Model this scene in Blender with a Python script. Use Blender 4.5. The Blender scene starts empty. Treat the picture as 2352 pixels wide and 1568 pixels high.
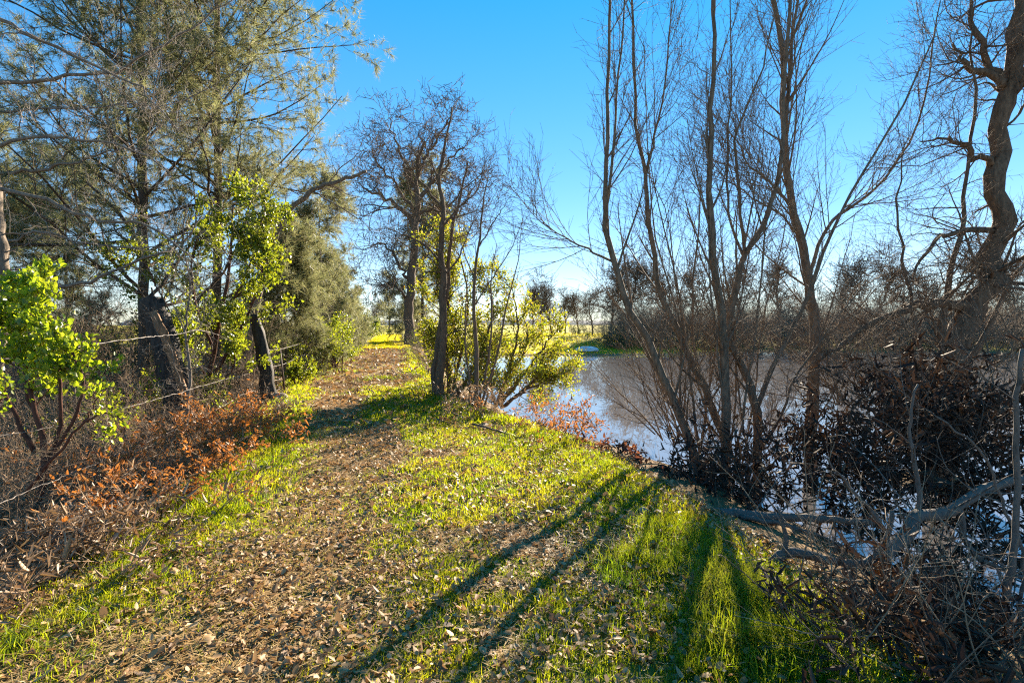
import bpy, math
import numpy as np
from math import radians, sin, cos, pi

S = bpy.context.scene
COL = S.collection
# ------------------------------------------------------------------ camera
CAMZ = 1.6
PITCH = radians(-1.9)
cam = bpy.data.cameras.new('camera')
camo = bpy.data.objects.new('camera', cam)
COL.objects.link(camo)
S.camera = camo
cam.lens = 18.0
cam.sensor_width = 36.0
cam.clip_start = 0.05
cam.clip_end = 5000.0
camo.location = (0, 0, CAMZ)
camo.rotation_euler = (pi / 2 + PITCH, 0, 0)
# ------------------------------------------------------------------ sky, sun, exposure
SUN_EL, SUN_AZ = radians(21.6), radians(23.3)      # azimuth measured from +Y towards +X
world = bpy.data.worlds.new('World')
S.world = world
world.use_nodes = True
nt = world.node_tree
bg = nt.nodes['Background']
sky = nt.nodes.new('ShaderNodeTexSky')
sky.sky_type = 'NISHITA'
sky.sun_disc = False
sky.sun_elevation = SUN_EL
sky.sun_rotation = SUN_AZ
sky.air_density = 1.0
sky.dust_density = 0.0
sky.ozone_density = 5.0
hs = nt.nodes.new('ShaderNodeHueSaturation')
hs.inputs['Saturation'].default_value = 1.28
hs.inputs['Hue'].default_value = 0.512
gm = nt.nodes.new('ShaderNodeGamma')
gm.inputs[1].default_value = 0.6
nt.links.new(sky.outputs[0], hs.inputs['Color'])
nt.links.new(hs.outputs[0], gm.inputs[0])
nt.links.new(gm.outputs[0], bg.inputs[0])
bg.inputs[1].default_value = 0.10
sun = bpy.data.lights.new('sun', 'SUN')
sun.energy = 5.0
sun.angle = radians(0.5)
sun.color = (1.0, 0.86, 0.66)
suno = bpy.data.objects.new('sun', sun)
COL.objects.link(suno)
suno.rotation_euler = (pi / 2 - SUN_EL, 0, pi - SUN_AZ)
S.view_settings.view_transform = 'Standard'
S.view_settings.look = 'None'
S.view_settings.gamma = 1.0
S.view_settings.use_curve_mapping = False
S.view_settings.exposure = 2.15
S.render.engine = 'CYCLES'
S.cycles.max_bounces = 6
S.cycles.diffuse_bounces = 4
S.cycles.glossy_bounces = 3
S.cycles.transmission_bounces = 3
S.cycles.transparent_max_bounces = 4
S.cycles.use_denoising = False
S.cycles.pixel_filter_type = 'BLACKMAN_HARRIS'
S.cycles.filter_width = 1.2
S.cycles.adaptive_threshold = 0.02
S.cycles.sample_clamp_indirect = 4.0
S.cycles.caustics_reflective = False
S.cycles.caustics_refractive = False

# ------------------------------------------------------------------ helpers: projection
F = 1176.0      # focal length in the 2352 px wide frame used to read positions
def ray(px, py):
    x, y, z = (px - 1176.0) / F, 1.0, -(py - 784.0) / F
    c, s = cos(PITCH), sin(PITCH)
    return np.array([x, y * c - z * s, y * s + z * c])
def gp(px, py, z=0.0):
    d = ray(px, py)
    return np.array([0, 0, CAMZ]) + d * ((z - CAMZ) / d[2])
def dp(px, py, depth):
    d = ray(px, py)
    return np.array([0, 0, CAMZ]) + d * (depth / d[1])
def poly(pts, depth):
    n = len(pts)
    dd = [depth] * n if np.isscalar(depth) else depth
    return np.array([dp(p[0], p[1], q) for p, q in zip(pts, dd)])

# ------------------------------------------------------------------ helpers: noise
def _h(i, j, s):
    v = np.sin(i * 127.1 + j * 311.7 + s * 74.7) * 43758.5453
    return v - np.floor(v)
def vnoise(x, y, s=0):
    x = np.asarray(x, float); y = np.asarray(y, float)
    i, j = np.floor(x), np.floor(y)
    u, v = x - i, y - j
    u, v = u * u * (3 - 2 * u), v * v * (3 - 2 * v)
    return (_h(i, j, s) * (1 - u) + _h(i + 1, j, s) * u) * (1 - v) + (_h(i, j + 1, s) * (1 - u) + _h(i + 1, j + 1, s) * u) * v
def fbm(x, y, s=0, o=3):
    t, a, n = 0, 0.5, 0
    for k in range(o):
        t = t + a * vnoise(x * 2 ** k, y * 2 ** k, s + k * 13); n += a; a *= 0.5
    return t / n
def sm(a, b, x):
    t = np.clip((np.asarray(x, float) - a) / (b - a), 0, 1)
    return t * t * (3 - 2 * t)
def unit(v):
    return v / np.maximum(np.linalg.norm(v, axis=-1, keepdims=True), 1e-9)

# ------------------------------------------------------------------ helpers: meshes
def mk(name, V, faces, mat, parent=None, smooth=False, kind=None):
    V = np.asarray(V, np.float32).reshape(-1, 3)
    faces = [np.asarray(f, np.int32) for f in faces if len(f)]
    me = bpy.data.meshes.new(name)
    me.vertices.add(len(V)); me.vertices.foreach_set('co', V.ravel())
    nl = sum(f.size for f in faces); npoly = sum(len(f) for f in faces)
    me.loops.add(nl); me.polygons.add(npoly)
    me.loops.foreach_set('vertex_index', np.concatenate([f.ravel() for f in faces]))
    ls = np.concatenate([np.full(len(f), f.shape[1], np.int32) for f in faces])
    st = np.concatenate([[0], np.cumsum(ls)[:-1]]).astype(np.int32)
    me.polygons.foreach_set('loop_start', st)
    if smooth:
        me.polygons.foreach_set('use_smooth', np.ones(npoly, bool))
    me.update(calc_edges=True)
    me.materials.append(mat)
    o = bpy.data.objects.new(name, me)
    COL.objects.link(o)
    if parent is not None:
        o.parent = parent
        o.matrix_parent_inverse.identity()
        o.location = -np.array(parent['_o']) if '_o' in parent else (0, 0, 0)
    if kind:
        o['kind'] = kind
    return o
class MB:                      # gathers pieces of one part
    def __init__(s): s.V = []; s.Q = []; s.T = []; s.n = 0
    def add(s, V, Q=None, T=None):
        V = np.asarray(V, np.float32).reshape(-1, 3)
        if Q is not None and len(Q): s.Q.append(np.asarray(Q, np.int32).reshape(-1, 4) + s.n)
        if T is not None and len(T): s.T.append(np.asarray(T, np.int32).reshape(-1, 3) + s.n)
        s.V.append(V); s.n += len(V)
        return s
    def build(s, name, mat, parent=None, smooth=False, kind=None):
        f = []
        if s.Q: f.append(np.concatenate(s.Q))
        if s.T: f.append(np.concatenate(s.T))
        return mk(name, np.concatenate(s.V), f, mat, parent, smooth, kind)
def tag(o, label=None, cat=None, group=None, kind=None):
    if label: o['label'] = label
    if cat: o['category'] = cat
    if group: o['group'] = group
    if kind: o['kind'] = kind
    return o
def thing(name, label, cat, loc, group=None):
    o = bpy.data.objects.new(name, None)
    COL.objects.link(o)
    o.location = loc
    o.empty_display_size = 0.2
    o['_o'] = [float(v) for v in loc]
    return tag(o, label, cat, group)
def copy_thing(src, loc, rz, sc, label=None, group=None):
    r = src.copy(); COL.objects.link(r)
    r.location = loc; r.rotation_euler = (0, 0, rz)
    r.scale = (sc, sc, sc) if np.isscalar(sc) else sc
    if label: r['label'] = label
    if group: r['group'] = group
    for ch in src.children:
        c = ch.copy(); COL.objects.link(c); c.parent = r
        for g in ch.children:
            d = g.copy(); COL.objects.link(d); d.parent = c
    return r

def tubes(P, R, m=5, rough=0.0, seed=1, cap=False):
    """P (N,k,3) centre lines, R (N,k) radii -> verts, quads (, tris)"""
    P = np.asarray(P, float); R = np.asarray(R, float)
    if P.ndim == 2: P = P[None]; R = R[None]
    N, k, _ = P.shape
    T = np.empty_like(P)
    T[:, 1:-1] = P[:, 2:] - P[:, :-2]; T[:, 0] = P[:, 1] - P[:, 0]; T[:, -1] = P[:, -1] - P[:, -2]
    T = unit(T)
    ax = np.argmin(np.abs(T.mean(1)), axis=1)
    ref = np.eye(3)[ax][:, None, :]
    U = unit(np.cross(T, np.broadcast_to(ref, T.shape)))
    B = np.cross(T, U)
    a = np.arange(m) / m * 2 * pi
    RR = R[:, :, None] * np.ones(m)
    if rough:
        rg = np.random.default_rng(seed)
        RR = RR * (1 + rough * (rg.random((N, k, m)) - 0.5) + rough * 1.2 * (rg.random((N, 1, m)) - 0.5))
    V = P[:, :, None, :] + RR[..., None] * (np.cos(a)[:, None] * U[:, :, None, :] + np.sin(a)[:, None] * B[:, :, None, :])
    base = (np.arange(N) * k * m)[:, None, None] + (np.arange(k - 1) * m)[None, :, None]
    j = np.arange(m)[None, None, :]; jn = (np.arange(m) + 1) % m; jn = jn[None, None, :]
    Q = np.stack([base + j, base + jn, base + m + jn, base + m + j], -1).reshape(-1, 4)
    V = V.reshape(-1, 3)
    Tt = None
    if cap:
        c0 = len(V)
        V = np.concatenate([V, P[:, 0], P[:, -1]])
        Tt = []
        for n in range(N):
            b0 = n * k * m; b1 = b0 + (k - 1) * m
            for q in range(m):
                Tt.append((c0 + n, b0 + (q + 1) % m, b0 + q)); Tt.append((c0 + N + n, b1 + q, b1 + (q + 1) % m))
    return V, Q, Tt
def resample(P, k, jit=0.0, seed=0):
    P = np.asarray(P, float)
    n = len(P)
    E_ = np.concatenate([[2 * P[0] - P[1]], P, [2 * P[-1] - P[-2]]])
    out = []
    for t in np.linspace(0, n - 1, k):
        i = min(int(t), n - 2); u = t - i
        p0, p1, p2, p3 = E_[i], E_[i + 1], E_[i + 2], E_[i + 3]
        out.append(0.5 * ((2 * p1) + (-p0 + p2) * u + (2 * p0 - 5 * p1 + 4 * p2 - p3) * u * u + (-p0 + 3 * p1 - 3 * p2 + p3) * u ** 3))
    out = np.array(out)
    if jit:
        rg = np.random.default_rng(seed)
        j = rg.normal(0, jit, out.shape); j[0] = 0
        out += j
    return out
def leader(pts, depth, w0, w1, k=20, jit=0.01, seed=0, pw=1.0):
    """a stem traced at its own distance; w0, w1: diameters in metres"""
    P = resample(poly(pts, depth) if len(pts[0]) == 2 else np.array(pts, float), k, jit, seed)
    R = (w0 + (w1 - w0) * np.linspace(0, 1, k) ** pw) / 2
    return P, R
def spawn(P, R, n, rng, t0=0.2, t1=1.0, ang=50, asd=12, L=1.0, Lsd=0.25, k=5, wander=0.1, trop=(0, 0, 0.05), rr=0.5, taper=0.3, fall=0.4, rmin=0.0, rmax=9, bias=None):
    P = np.asarray(P, float); R = np.asarray(R, float)
    if P.ndim == 2: P = P[None]; R = R[None]
    N, K = P.shape[:2]
    idx = np.repeat(np.arange(N), n)
    t = np.tile(np.arange(n), N)
    t = t0 + (t1 - t0) * (t + rng.random(N * n)) / n
    f = np.clip(t, 0, 0.999) * (K - 1); i = f.astype(int); a = (f - i)[:, None]
    pos = P[idx, i] * (1 - a) + P[idx, i + 1] * a
    rad = R[idx, i] * (1 - a[:, 0]) + R[idx, i + 1] * a[:, 0]
    tan = unit(P[idx, i + 1] - P[idx, i])
    rnd = unit(rng.normal(size=(N * n, 3)) + (0 if bias is None else np.array(bias)))
    per = unit(rnd - (rnd * tan).sum(1, keepdims=True) * tan)
    th = np.radians(ang + asd * rng.normal(size=N * n))[:, None]
    d = np.cos(th) * tan + np.sin(th) * per
    Ls = (L if np.isscalar(L) else np.asarray(L)[idx]) * np.clip(1 + Lsd * rng.normal(size=N * n), 0.3, 2) * (1 - fall * t)
    r0 = np.clip(rad * rr, rmin, rmax)
    out = np.empty((N * n, k, 3)); out[:, 0] = pos
    tr = np.array(trop)
    for j in range(1, k):
        d = unit(d + wander * rng.normal(size=d.shape) + tr)
        out[:, j] = out[:, j - 1] + d * (Ls / (k - 1))[:, None]
    rad2 = r0[:, None] * np.linspace(1, taper, k)[None]
    return out, rad2
def leaves(C, D, Nn, L, Wd, fold=0.25, curl=0.0):
    """six-vertex leaves folded along the midrib"""
    C = np.asarray(C, float); n = len(C)
    D = unit(D); Nn = unit(Nn - (Nn * D).sum(1, keepdims=True) * D)
    Sd = np.cross(D, Nn)
    L = np.broadcast_to(np.asarray(L, float), (n,))[:, None]; Wd = np.broadcast_to(np.asarray(Wd, float), (n,))[:, None]
    fo = Nn * Wd * fold; cu = np.broadcast_to(np.asarray(curl, float), (n,))[:, None]
    b = C
    l1 = C + D * L * 0.3 + Sd * Wd * 0.5 + fo
    l2 = C + D * L * 0.72 + Sd * Wd * 0.38 + fo * 0.8 - Nn * L * cu * 0.5
    tp = C + D * L - Nn * L * cu
    r2 = C + D * L * 0.72 - Sd * Wd * 0.38 + fo * 0.8 - Nn * L * cu * 0.5
    r1 = C + D * L * 0.3 - Sd * Wd * 0.5 + fo
    V = np.stack([b, l1, l2, tp, r2, r1], 1).reshape(-1, 3)
    o = (np.arange(n) * 6)[:, None]
    Q = np.concatenate([o + np.array([0, 3, 2, 1]), o + np.array([0, 5, 4, 3])])
    return V, Q
def needles(C, D, n, Ln, Wn, rng, spread=0.55, droop=0.25, along=0.12):
    C = np.repeat(C, n, 0); D = np.repeat(D, n, 0)
    N = len(C)
    C = C - D * (along * rng.random(N))[:, None]
    d = unit(D * 0.75 + spread * rng.normal(size=(N, 3)) + np.array([0, 0, -droop]))
    L = Ln * (0.6 + 0.5 * rng.random(N))[:, None]
    s = unit(np.cross(d, rng.normal(size=(N, 3)))) * Wn * 0.5
    tip = C + d * L + np.array([0, 0, -droop * 0.25]) * L
    V = np.stack([C - s, C + s, tip], 1).reshape(-1, 3)
    T = np.arange(N * 3).reshape(-1, 3)
    return V, T
def tips(P):
    return P[:, -1], unit(P[:, -1] - P[:, -2])

# ------------------------------------------------------------------ materials
def ramp(nodes, cols):
    r = nodes.new('ShaderNodeValToRGB')
    els = r.color_ramp.elements
    while len(els) < len(cols): els.new(0.5)
    for i, c in enumerate(cols):
        els[i].position = i / (len(cols) - 1) if len(cols) > 1 else 0
        els[i].color = (*c, 1)
    return r
def m_leaf(name, cols, tcols=None, trans=0.5, rough=0.5, spec=0.3, patch=0):
    m = bpy.data.materials.new(name); m.use_nodes = True
    n, l = m.node_tree.nodes, m.node_tree.links
    p = n['Principled BSDF']; out = n['Material Output']
    g = n.new('ShaderNodeNewGeometry'); oi = n.new('ShaderNodeObjectInfo')
    ad = n.new('ShaderNodeMath'); ad.operation = 'ADD'
    l.new(g.outputs['Random Per Island'], ad.inputs[0]); l.new(oi.outputs['Random'], ad.inputs[1])
    fr = n.new('ShaderNodeMath'); fr.operation = 'FRACT'; l.new(ad.outputs[0], fr.inputs[0])
    if patch:
        tc = n.new('ShaderNodeTexCoord'); nz = n.new('ShaderNodeTexNoise'); nz.inputs['Scale'].default_value = patch; nz.inputs['Detail'].default_value = 3
        l.new(tc.outputs['Object'], nz.inputs['Vector'])
        mr = n.new('ShaderNodeMapRange'); mr.inputs['From Min'].default_value = 0.33; mr.inputs['From Max'].default_value = 0.67
        l.new(nz.outputs['Fac'], mr.inputs['Value'])
        mm = n.new('ShaderNodeMix'); mm.inputs[0].default_value = 0.55
        l.new(fr.outputs[0], mm.inputs[2]); l.new(mr.outputs[0], mm.inputs[3]); fr = mm
    r = ramp(n, cols); l.new(fr.outputs[0], r.inputs[0])
    l.new(r.outputs[0], p.inputs['Base Color'])
    p.inputs['Roughness'].default_value = rough
    p.inputs['Specular IOR Level'].default_value = spec
    if trans > 0:
        t = n.new('ShaderNodeBsdfTranslucent')
        r2 = ramp(n, tcols or cols); l.new(fr.outputs[0], r2.inputs[0]); l.new(r2.outputs[0], t.inputs['Color'])
        mx = n.new('ShaderNodeMixShader'); mx.inputs[0].default_value = trans
        l.new(p.outputs[0], mx.inputs[1]); l.new(t.outputs[0], mx.inputs[2]); l.new(mx.outputs[0], out.inputs[0])
    return m
def m_bark(name, c1, c2, scale=14.0, bump=0.6, rough=0.9, stretch=0.25, c3=None):
    m = bpy.data.materials.new(name); m.use_nodes = True
    n, l = m.node_tree.nodes, m.node_tree.links
    p = n['Principled BSDF']
    tc = n.new('ShaderNodeTexCoord'); mp = n.new('ShaderNodeMapping'); mp.inputs['Scale'].default_value = (1, 1, stretch)
    l.new(tc.outputs['Object'], mp.inputs[0])
    no = n.new('ShaderNodeTexNoise'); no.inputs['Scale'].default_value = scale; no.inputs['Detail'].default_value = 6; no.inputs['Roughness'].default_value = 0.7
    l.new(mp.outputs[0], no.inputs['Vector'])
    r = ramp(n, [c1, c2] if c3 is None else [c1, c2, c3])
    r.color_ramp.elements[0].position = 0.32; r.color_ramp.elements[-1].position = 0.68
    l.new(no.outputs['Fac'], r.inputs[0]); l.new(r.outputs[0], p.inputs['Base Color'])
    p.inputs['Roughness'].default_value = rough; p.inputs['Specular IOR Level'].default_value = 0.25
    if bump:
        b = n.new('ShaderNodeBump'); b.inputs['Strength'].default_value = bump; b.inputs['Distance'].default_value = 0.02
        l.new(no.outputs['Fac'], b.inputs['Height']); l.new(b.outputs[0], p.inputs['Normal'])
    return m
GRASS = m_leaf('grass_blades', [(0.06, 0.12, 0.012), (0.09, 0.15, 0.012), (0.14, 0.18, 0.012), (0.19, 0.20, 0.014), (0.24, 0.20, 0.05)],
               [(0.20, 0.34, 0.010), (0.32, 0.42, 0.010), (0.46, 0.50, 0.010), (0.58, 0.53, 0.012), (0.58, 0.46, 0.08)], 0.55, 0.45, 0.3, 1.7)
TALLG = m_leaf('tall_grass_blades', [(0.05, 0.11, 0.012), (0.08, 0.14, 0.014), (0.12, 0.16, 0.014), (0.20, 0.18, 0.05)],
               [(0.18, 0.33, 0.012), (0.30, 0.42, 0.012), (0.42, 0.47, 0.012), (0.5, 0.42, 0.08)], 0.55, 0.4, 0.35, 2.5)
FARG = m_leaf('far_grass_blades', [(0.18, 0.20, 0.012), (0.24, 0.22, 0.012)], [(0.60, 0.55, 0.012), (0.66, 0.54, 0.015)], 0.6, 0.5, 0.2)
LITTER = m_leaf('leaf_litter_mix', [(0.17, 0.098, 0.045), (0.42, 0.265, 0.125), (0.29, 0.17, 0.075), (0.52, 0.37, 0.20), (0.13, 0.08, 0.05), (0.38, 0.20, 0.075)],
                [(0.30, 0.16, 0.06), (0.44, 0.26, 0.10), (0.34, 0.18, 0.07)], 0.25, 0.6, 0.3)
STRAW = m_leaf('dry_needle_straw', [(0.42, 0.27, 0.11), (0.55, 0.38, 0.17), (0.33, 0.19, 0.07)], [(0.5, 0.3, 0.1), (0.5, 0.34, 0.14)], 0.2, 0.5, 0.3)
PINE = m_leaf('pine_needles', [(0.08, 0.10, 0.045), (0.14, 0.145, 0.07), (0.11, 0.125, 0.065), (0.19, 0.155, 0.07), (0.10, 0.115, 0.06)],
              [(0.20, 0.23, 0.09), (0.31, 0.32, 0.14), (0.34, 0.30, 0.13)], 0.45, 0.5, 0.25)
RUSTN = m_leaf('rusty_needles', [(0.30, 0.12, 0.04), (0.38, 0.20, 0.07)], [(0.5, 0.2, 0.05), (0.5, 0.3, 0.1)], 0.35, 0.6, 0.2)
MANZ = m_leaf('manzanita_leaves', [(0.05, 0.09, 0.018), (0.10, 0.15, 0.022), (0.15, 0.20, 0.026), (0.19, 0.22, 0.03), (0.17, 0.13, 0.03)],
              [(0.36, 0.50, 0.015), (0.54, 0.68, 0.02), (0.72, 0.76, 0.03)], 0.45, 0.35, 0.5)
MANZ2 = m_leaf('manzanita_tree_leaves', [(0.06, 0.09, 0.016), (0.10, 0.13, 0.02), (0.13, 0.15, 0.025)],
               [(0.24, 0.32, 0.015), (0.36, 0.42, 0.018), (0.46, 0.46, 0.02)], 0.45, 0.35, 0.5)
YELL = m_leaf('yellow_green_leaves', [(0.07, 0.10, 0.016), (0.12, 0.14, 0.018), (0.17, 0.16, 0.022), (0.08, 0.115, 0.016), (0.16, 0.10, 0.03)],
              [(0.22, 0.28, 0.012), (0.36, 0.40, 0.012), (0.48, 0.44, 0.016), (0.26, 0.32, 0.012), (0.40, 0.24, 0.03)], 0.5, 0.4, 0.4)
RUST = m_leaf('rust_brown_leaves', [(0.19, 0.075, 0.025), (0.32, 0.13, 0.04), (0.40, 0.21, 0.085), (0.14, 0.065, 0.03), (0.42, 0.17, 0.04)],
              [(0.40, 0.13, 0.02), (0.58, 0.20, 0.03), (0.5, 0.24, 0.07)], 0.35, 0.5, 0.35)
TANL = m_leaf('grey_tan_leaves', [(0.22, 0.15, 0.12), (0.33, 0.23, 0.17), (0.26, 0.17, 0.10)], [(0.4, 0.25, 0.14), (0.45, 0.28, 0.12)], 0.25, 0.5, 0.3)
CURLB = m_leaf('curled_brown_leaves', [(0.16, 0.10, 0.06), (0.30, 0.20, 0.12), (0.38, 0.27, 0.17), (0.13, 0.08, 0.05)], [(0.4, 0.22, 0.1), (0.44, 0.27, 0.12)], 0.15, 0.5, 0.35)
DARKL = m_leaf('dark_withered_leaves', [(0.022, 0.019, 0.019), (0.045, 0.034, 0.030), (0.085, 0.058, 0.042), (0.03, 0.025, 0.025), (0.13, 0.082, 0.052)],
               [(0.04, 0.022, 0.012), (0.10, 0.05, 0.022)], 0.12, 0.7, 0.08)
EVERG = m_leaf('dark_evergreen', [(0.025, 0.045, 0.02), (0.045, 0.07, 0.025), (0.06, 0.08, 0.03)], [(0.10, 0.15, 0.03), (0.16, 0.2, 0.03)], 0.3, 0.5, 0.3)
B_WIL = m_bark('willow_bark', (0.06, 0.044, 0.031), (0.24, 0.175, 0.12), 24, 0.7)
B_TWIG = m_bark('willow_twig', (0.13, 0.094, 0.064), (0.26, 0.19, 0.13), 8, 0)
B_OAK = m_bark('oak_bark', (0.05, 0.035, 0.024), (0.19, 0.13, 0.085), 22, 0.9)
B_OTW = m_bark('oak_twig', (0.095, 0.066, 0.044), (0.19, 0.13, 0.088), 8, 0)
B_GREY = m_bark('pale_grey_bark', (0.09, 0.068, 0.052), (0.26, 0.21, 0.165), 22, 0.6)
B_GTW = m_bark('pale_twig', (0.15, 0.12, 0.095), (0.34, 0.29, 0.24), 7, 0)
B_PINE = m_bark('pine_bark', (0.035, 0.026, 0.020), (0.13, 0.09, 0.065), 18, 0.8)
B_MANZ = m_bark('manzanita_bark', (0.05, 0.022, 0.015), (0.13, 0.055, 0.035), 20, 0.3)
B_CHAR = m_bark('charred_wood', (0.008, 0.008, 0.008), (0.075, 0.062, 0.052), 22, 1.0, 0.75, 0.15)
B_SPLIT = m_bark('split_wood', (0.10, 0.055, 0.03), (0.30, 0.17, 0.09), 24, 0.5, 0.8, 0.06)
B_DEAD = m_bark('bleached_limb', (0.05, 0.043, 0.037), (0.14, 0.12, 0.105), 20, 0.8, c3=(0.09, 0.072, 0.058))
B_BRUSH = m_bark('brush_stem', (0.15, 0.10, 0.065), (0.36, 0.26, 0.17), 9, 0)
B_DRK = m_bark('dark_brush_stem', (0.06, 0.045, 0.035), (0.17, 0.12, 0.088), 9, 0)
CUT = m_bark('fresh_cut_wood', (0.22, 0.075, 0.02), (0.38, 0.15, 0.05), 30, 0.2)
ROCK = m_bark('rock_face', (0.14, 0.11, 0.09), (0.30, 0.25, 0.20), 9, 0.5, stretch=1)
WIRE = m_bark('galvanised_wire', (0.14, 0.11, 0.095), (0.30, 0.26, 0.24), 40, 0, 0.45, 1)
STEEL = m_bark('rusty_steel', (0.05, 0.03, 0.022), (0.12, 0.07, 0.045), 30, 0.2, 0.6)

# ------------------------------------------------------------------ terrain
_l = np.array([gp(*p) for p in [(-260, 1500), (60, 1400), (300, 1255), (470, 1130), (585, 1005), (640, 925), (690, 865), (780, 825), (838, 790), (868, 773)]])
_r = np.array([gp(*p) for p in [(2080, 1568), (1930, 1440), (1680, 1265), (1480, 1130), (1340, 1035), (1210, 975), (1090, 940), (1005, 905), (965, 850), (946, 810), (930, 780), (922, 773)]])
def _ext(a):
    a = a[np.argsort(a[:, 1])]
    s0 = (a[1] - a[0]) / (a[1, 1] - a[0, 1])
    p0 = a[0] - s0 * 8
    s1 = (a[-1] - a[-4]) / (a[-1, 1] - a[-4, 1])
    return np.concatenate([[p0], a, [a[-1] + s1 * 400]])
_l, _r = _ext(_l), _ext(_r)
def xl(y): return np.interp(y, _l[:, 1], _l[:, 0])
def xr(y): return np.interp(y, _r[:, 1], _r[:, 0])
WATER_Z = -1.0
def hgt(x, y, fine=True):
    x = np.asarray(x, float); y = np.asarray(y, float)
    L, R = xl(y), xr(y)
    ur = x - R
    ul = L - x
    n1 = fbm(x * 0.9, y * 0.9, 3)
    z = 0.05 * (fbm(x * 0.8, y * 0.5, 7) - 0.5) * sm(0, 3, y)
    if fine:
        z = z + 0.03 * (fbm(x * 4, y * 4, 21) - 0.5)
    t = (x - L) / np.maximum(R - L, 0.1)
    z = z - 0.045 * np.exp(-((t - 0.34) / 0.10) ** 2) - 0.03 * np.exp(-((t - 0.78) / 0.10) ** 2)
    # slope to the lake
    zr = -1.9 * sm(-0.3, 4.6 + 1.2 * sm(13, 8, y) + 1.0 * (n1 - 0.5), ur)
    zr = np.maximum(zr, -0.8 - 0.45 * ((x - 6.9) ** 2 + (y - 8.3) ** 2))
    zl = -0.55 * sm(0.0, 1.8, ul) * (1 - 0.85 * sm(45, 80, y)) + 0.12 * (n1 - 0.5) * sm(0, 1.5, ul)
    shore = 43.5 + 5 * sm(8, 26, x) + 2.0 * (vnoise(x * 0.15, x * 0 + 3, 5) - 0.5) + np.maximum(x - 30, 0) * -0.05
    far = -1.9 + 1.02 * sm(-2.5, 1.0, y - shore) + 0.85 * sm(1.0, 26, y - shore) + 0.5 * sm(30, 120, y - shore) + 0.25 * (n1 - 0.5) * sm(2, 14, y - shore)
    far = np.where(x > -7 + 0 * y, far, np.maximum(far, -1.9))
    right = np.maximum(zr, far)
    return z + np.where(ur > -0.3, right, 0) + np.where(ul > 0, zl, 0)
def grassmask(x, y):
    L, R = xl(y), xr(y)
    t = (x - L) / np.maximum(R - L, 0.1)
    n = fbm(x * 1.1, y * 0.8, 41) * 0.65 + fbm(x * 3.5, y * 3.0, 47) * 0.35
    g = 0.95 * np.exp(-((t - 0.06) / 0.12) ** 2) + 0.95 * np.exp(-((t - 0.62) / 0.15) ** 2) + 0.8 * np.exp(-((t - 0.95) / 0.16) ** 2) + 0.30 + 0.5 * sm(0.5, 0.68, fbm(x * 0.7, y * 0.5, 63)) * sm(0.30, 0.60, t + 0.25 * (fbm(x * 2, y * 2, 64) - 0.5))
    near = sm(3.6, 2.2, y) * sm(0.85, 0.7, t)
    g = g * (1 - 0.35 * near)
    mid = sm(11, 15, y) * sm(40, 32, y)
    g = g * (1 - mid) + mid * (1.0 * np.exp(-((t - 0.0) / 0.20) ** 2) + 0.9 * np.exp(-((t - 1.0) / 0.16) ** 2) + 0.12)
    g = np.where(y > 33, np.maximum(g, sm(33, 44, y) * 0.95), g)
    g = g * sm(0.36, 0.60, n + 0.16 * (g - 0.5)) * 1.2
    g = np.where(t < -0.05, g * sm(-0.2, -0.02, t), g)
    g = np.where(t > 0.98, g * sm(1.16, 0.98, t), g)
    return np.clip(g, 0, 1), t

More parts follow.
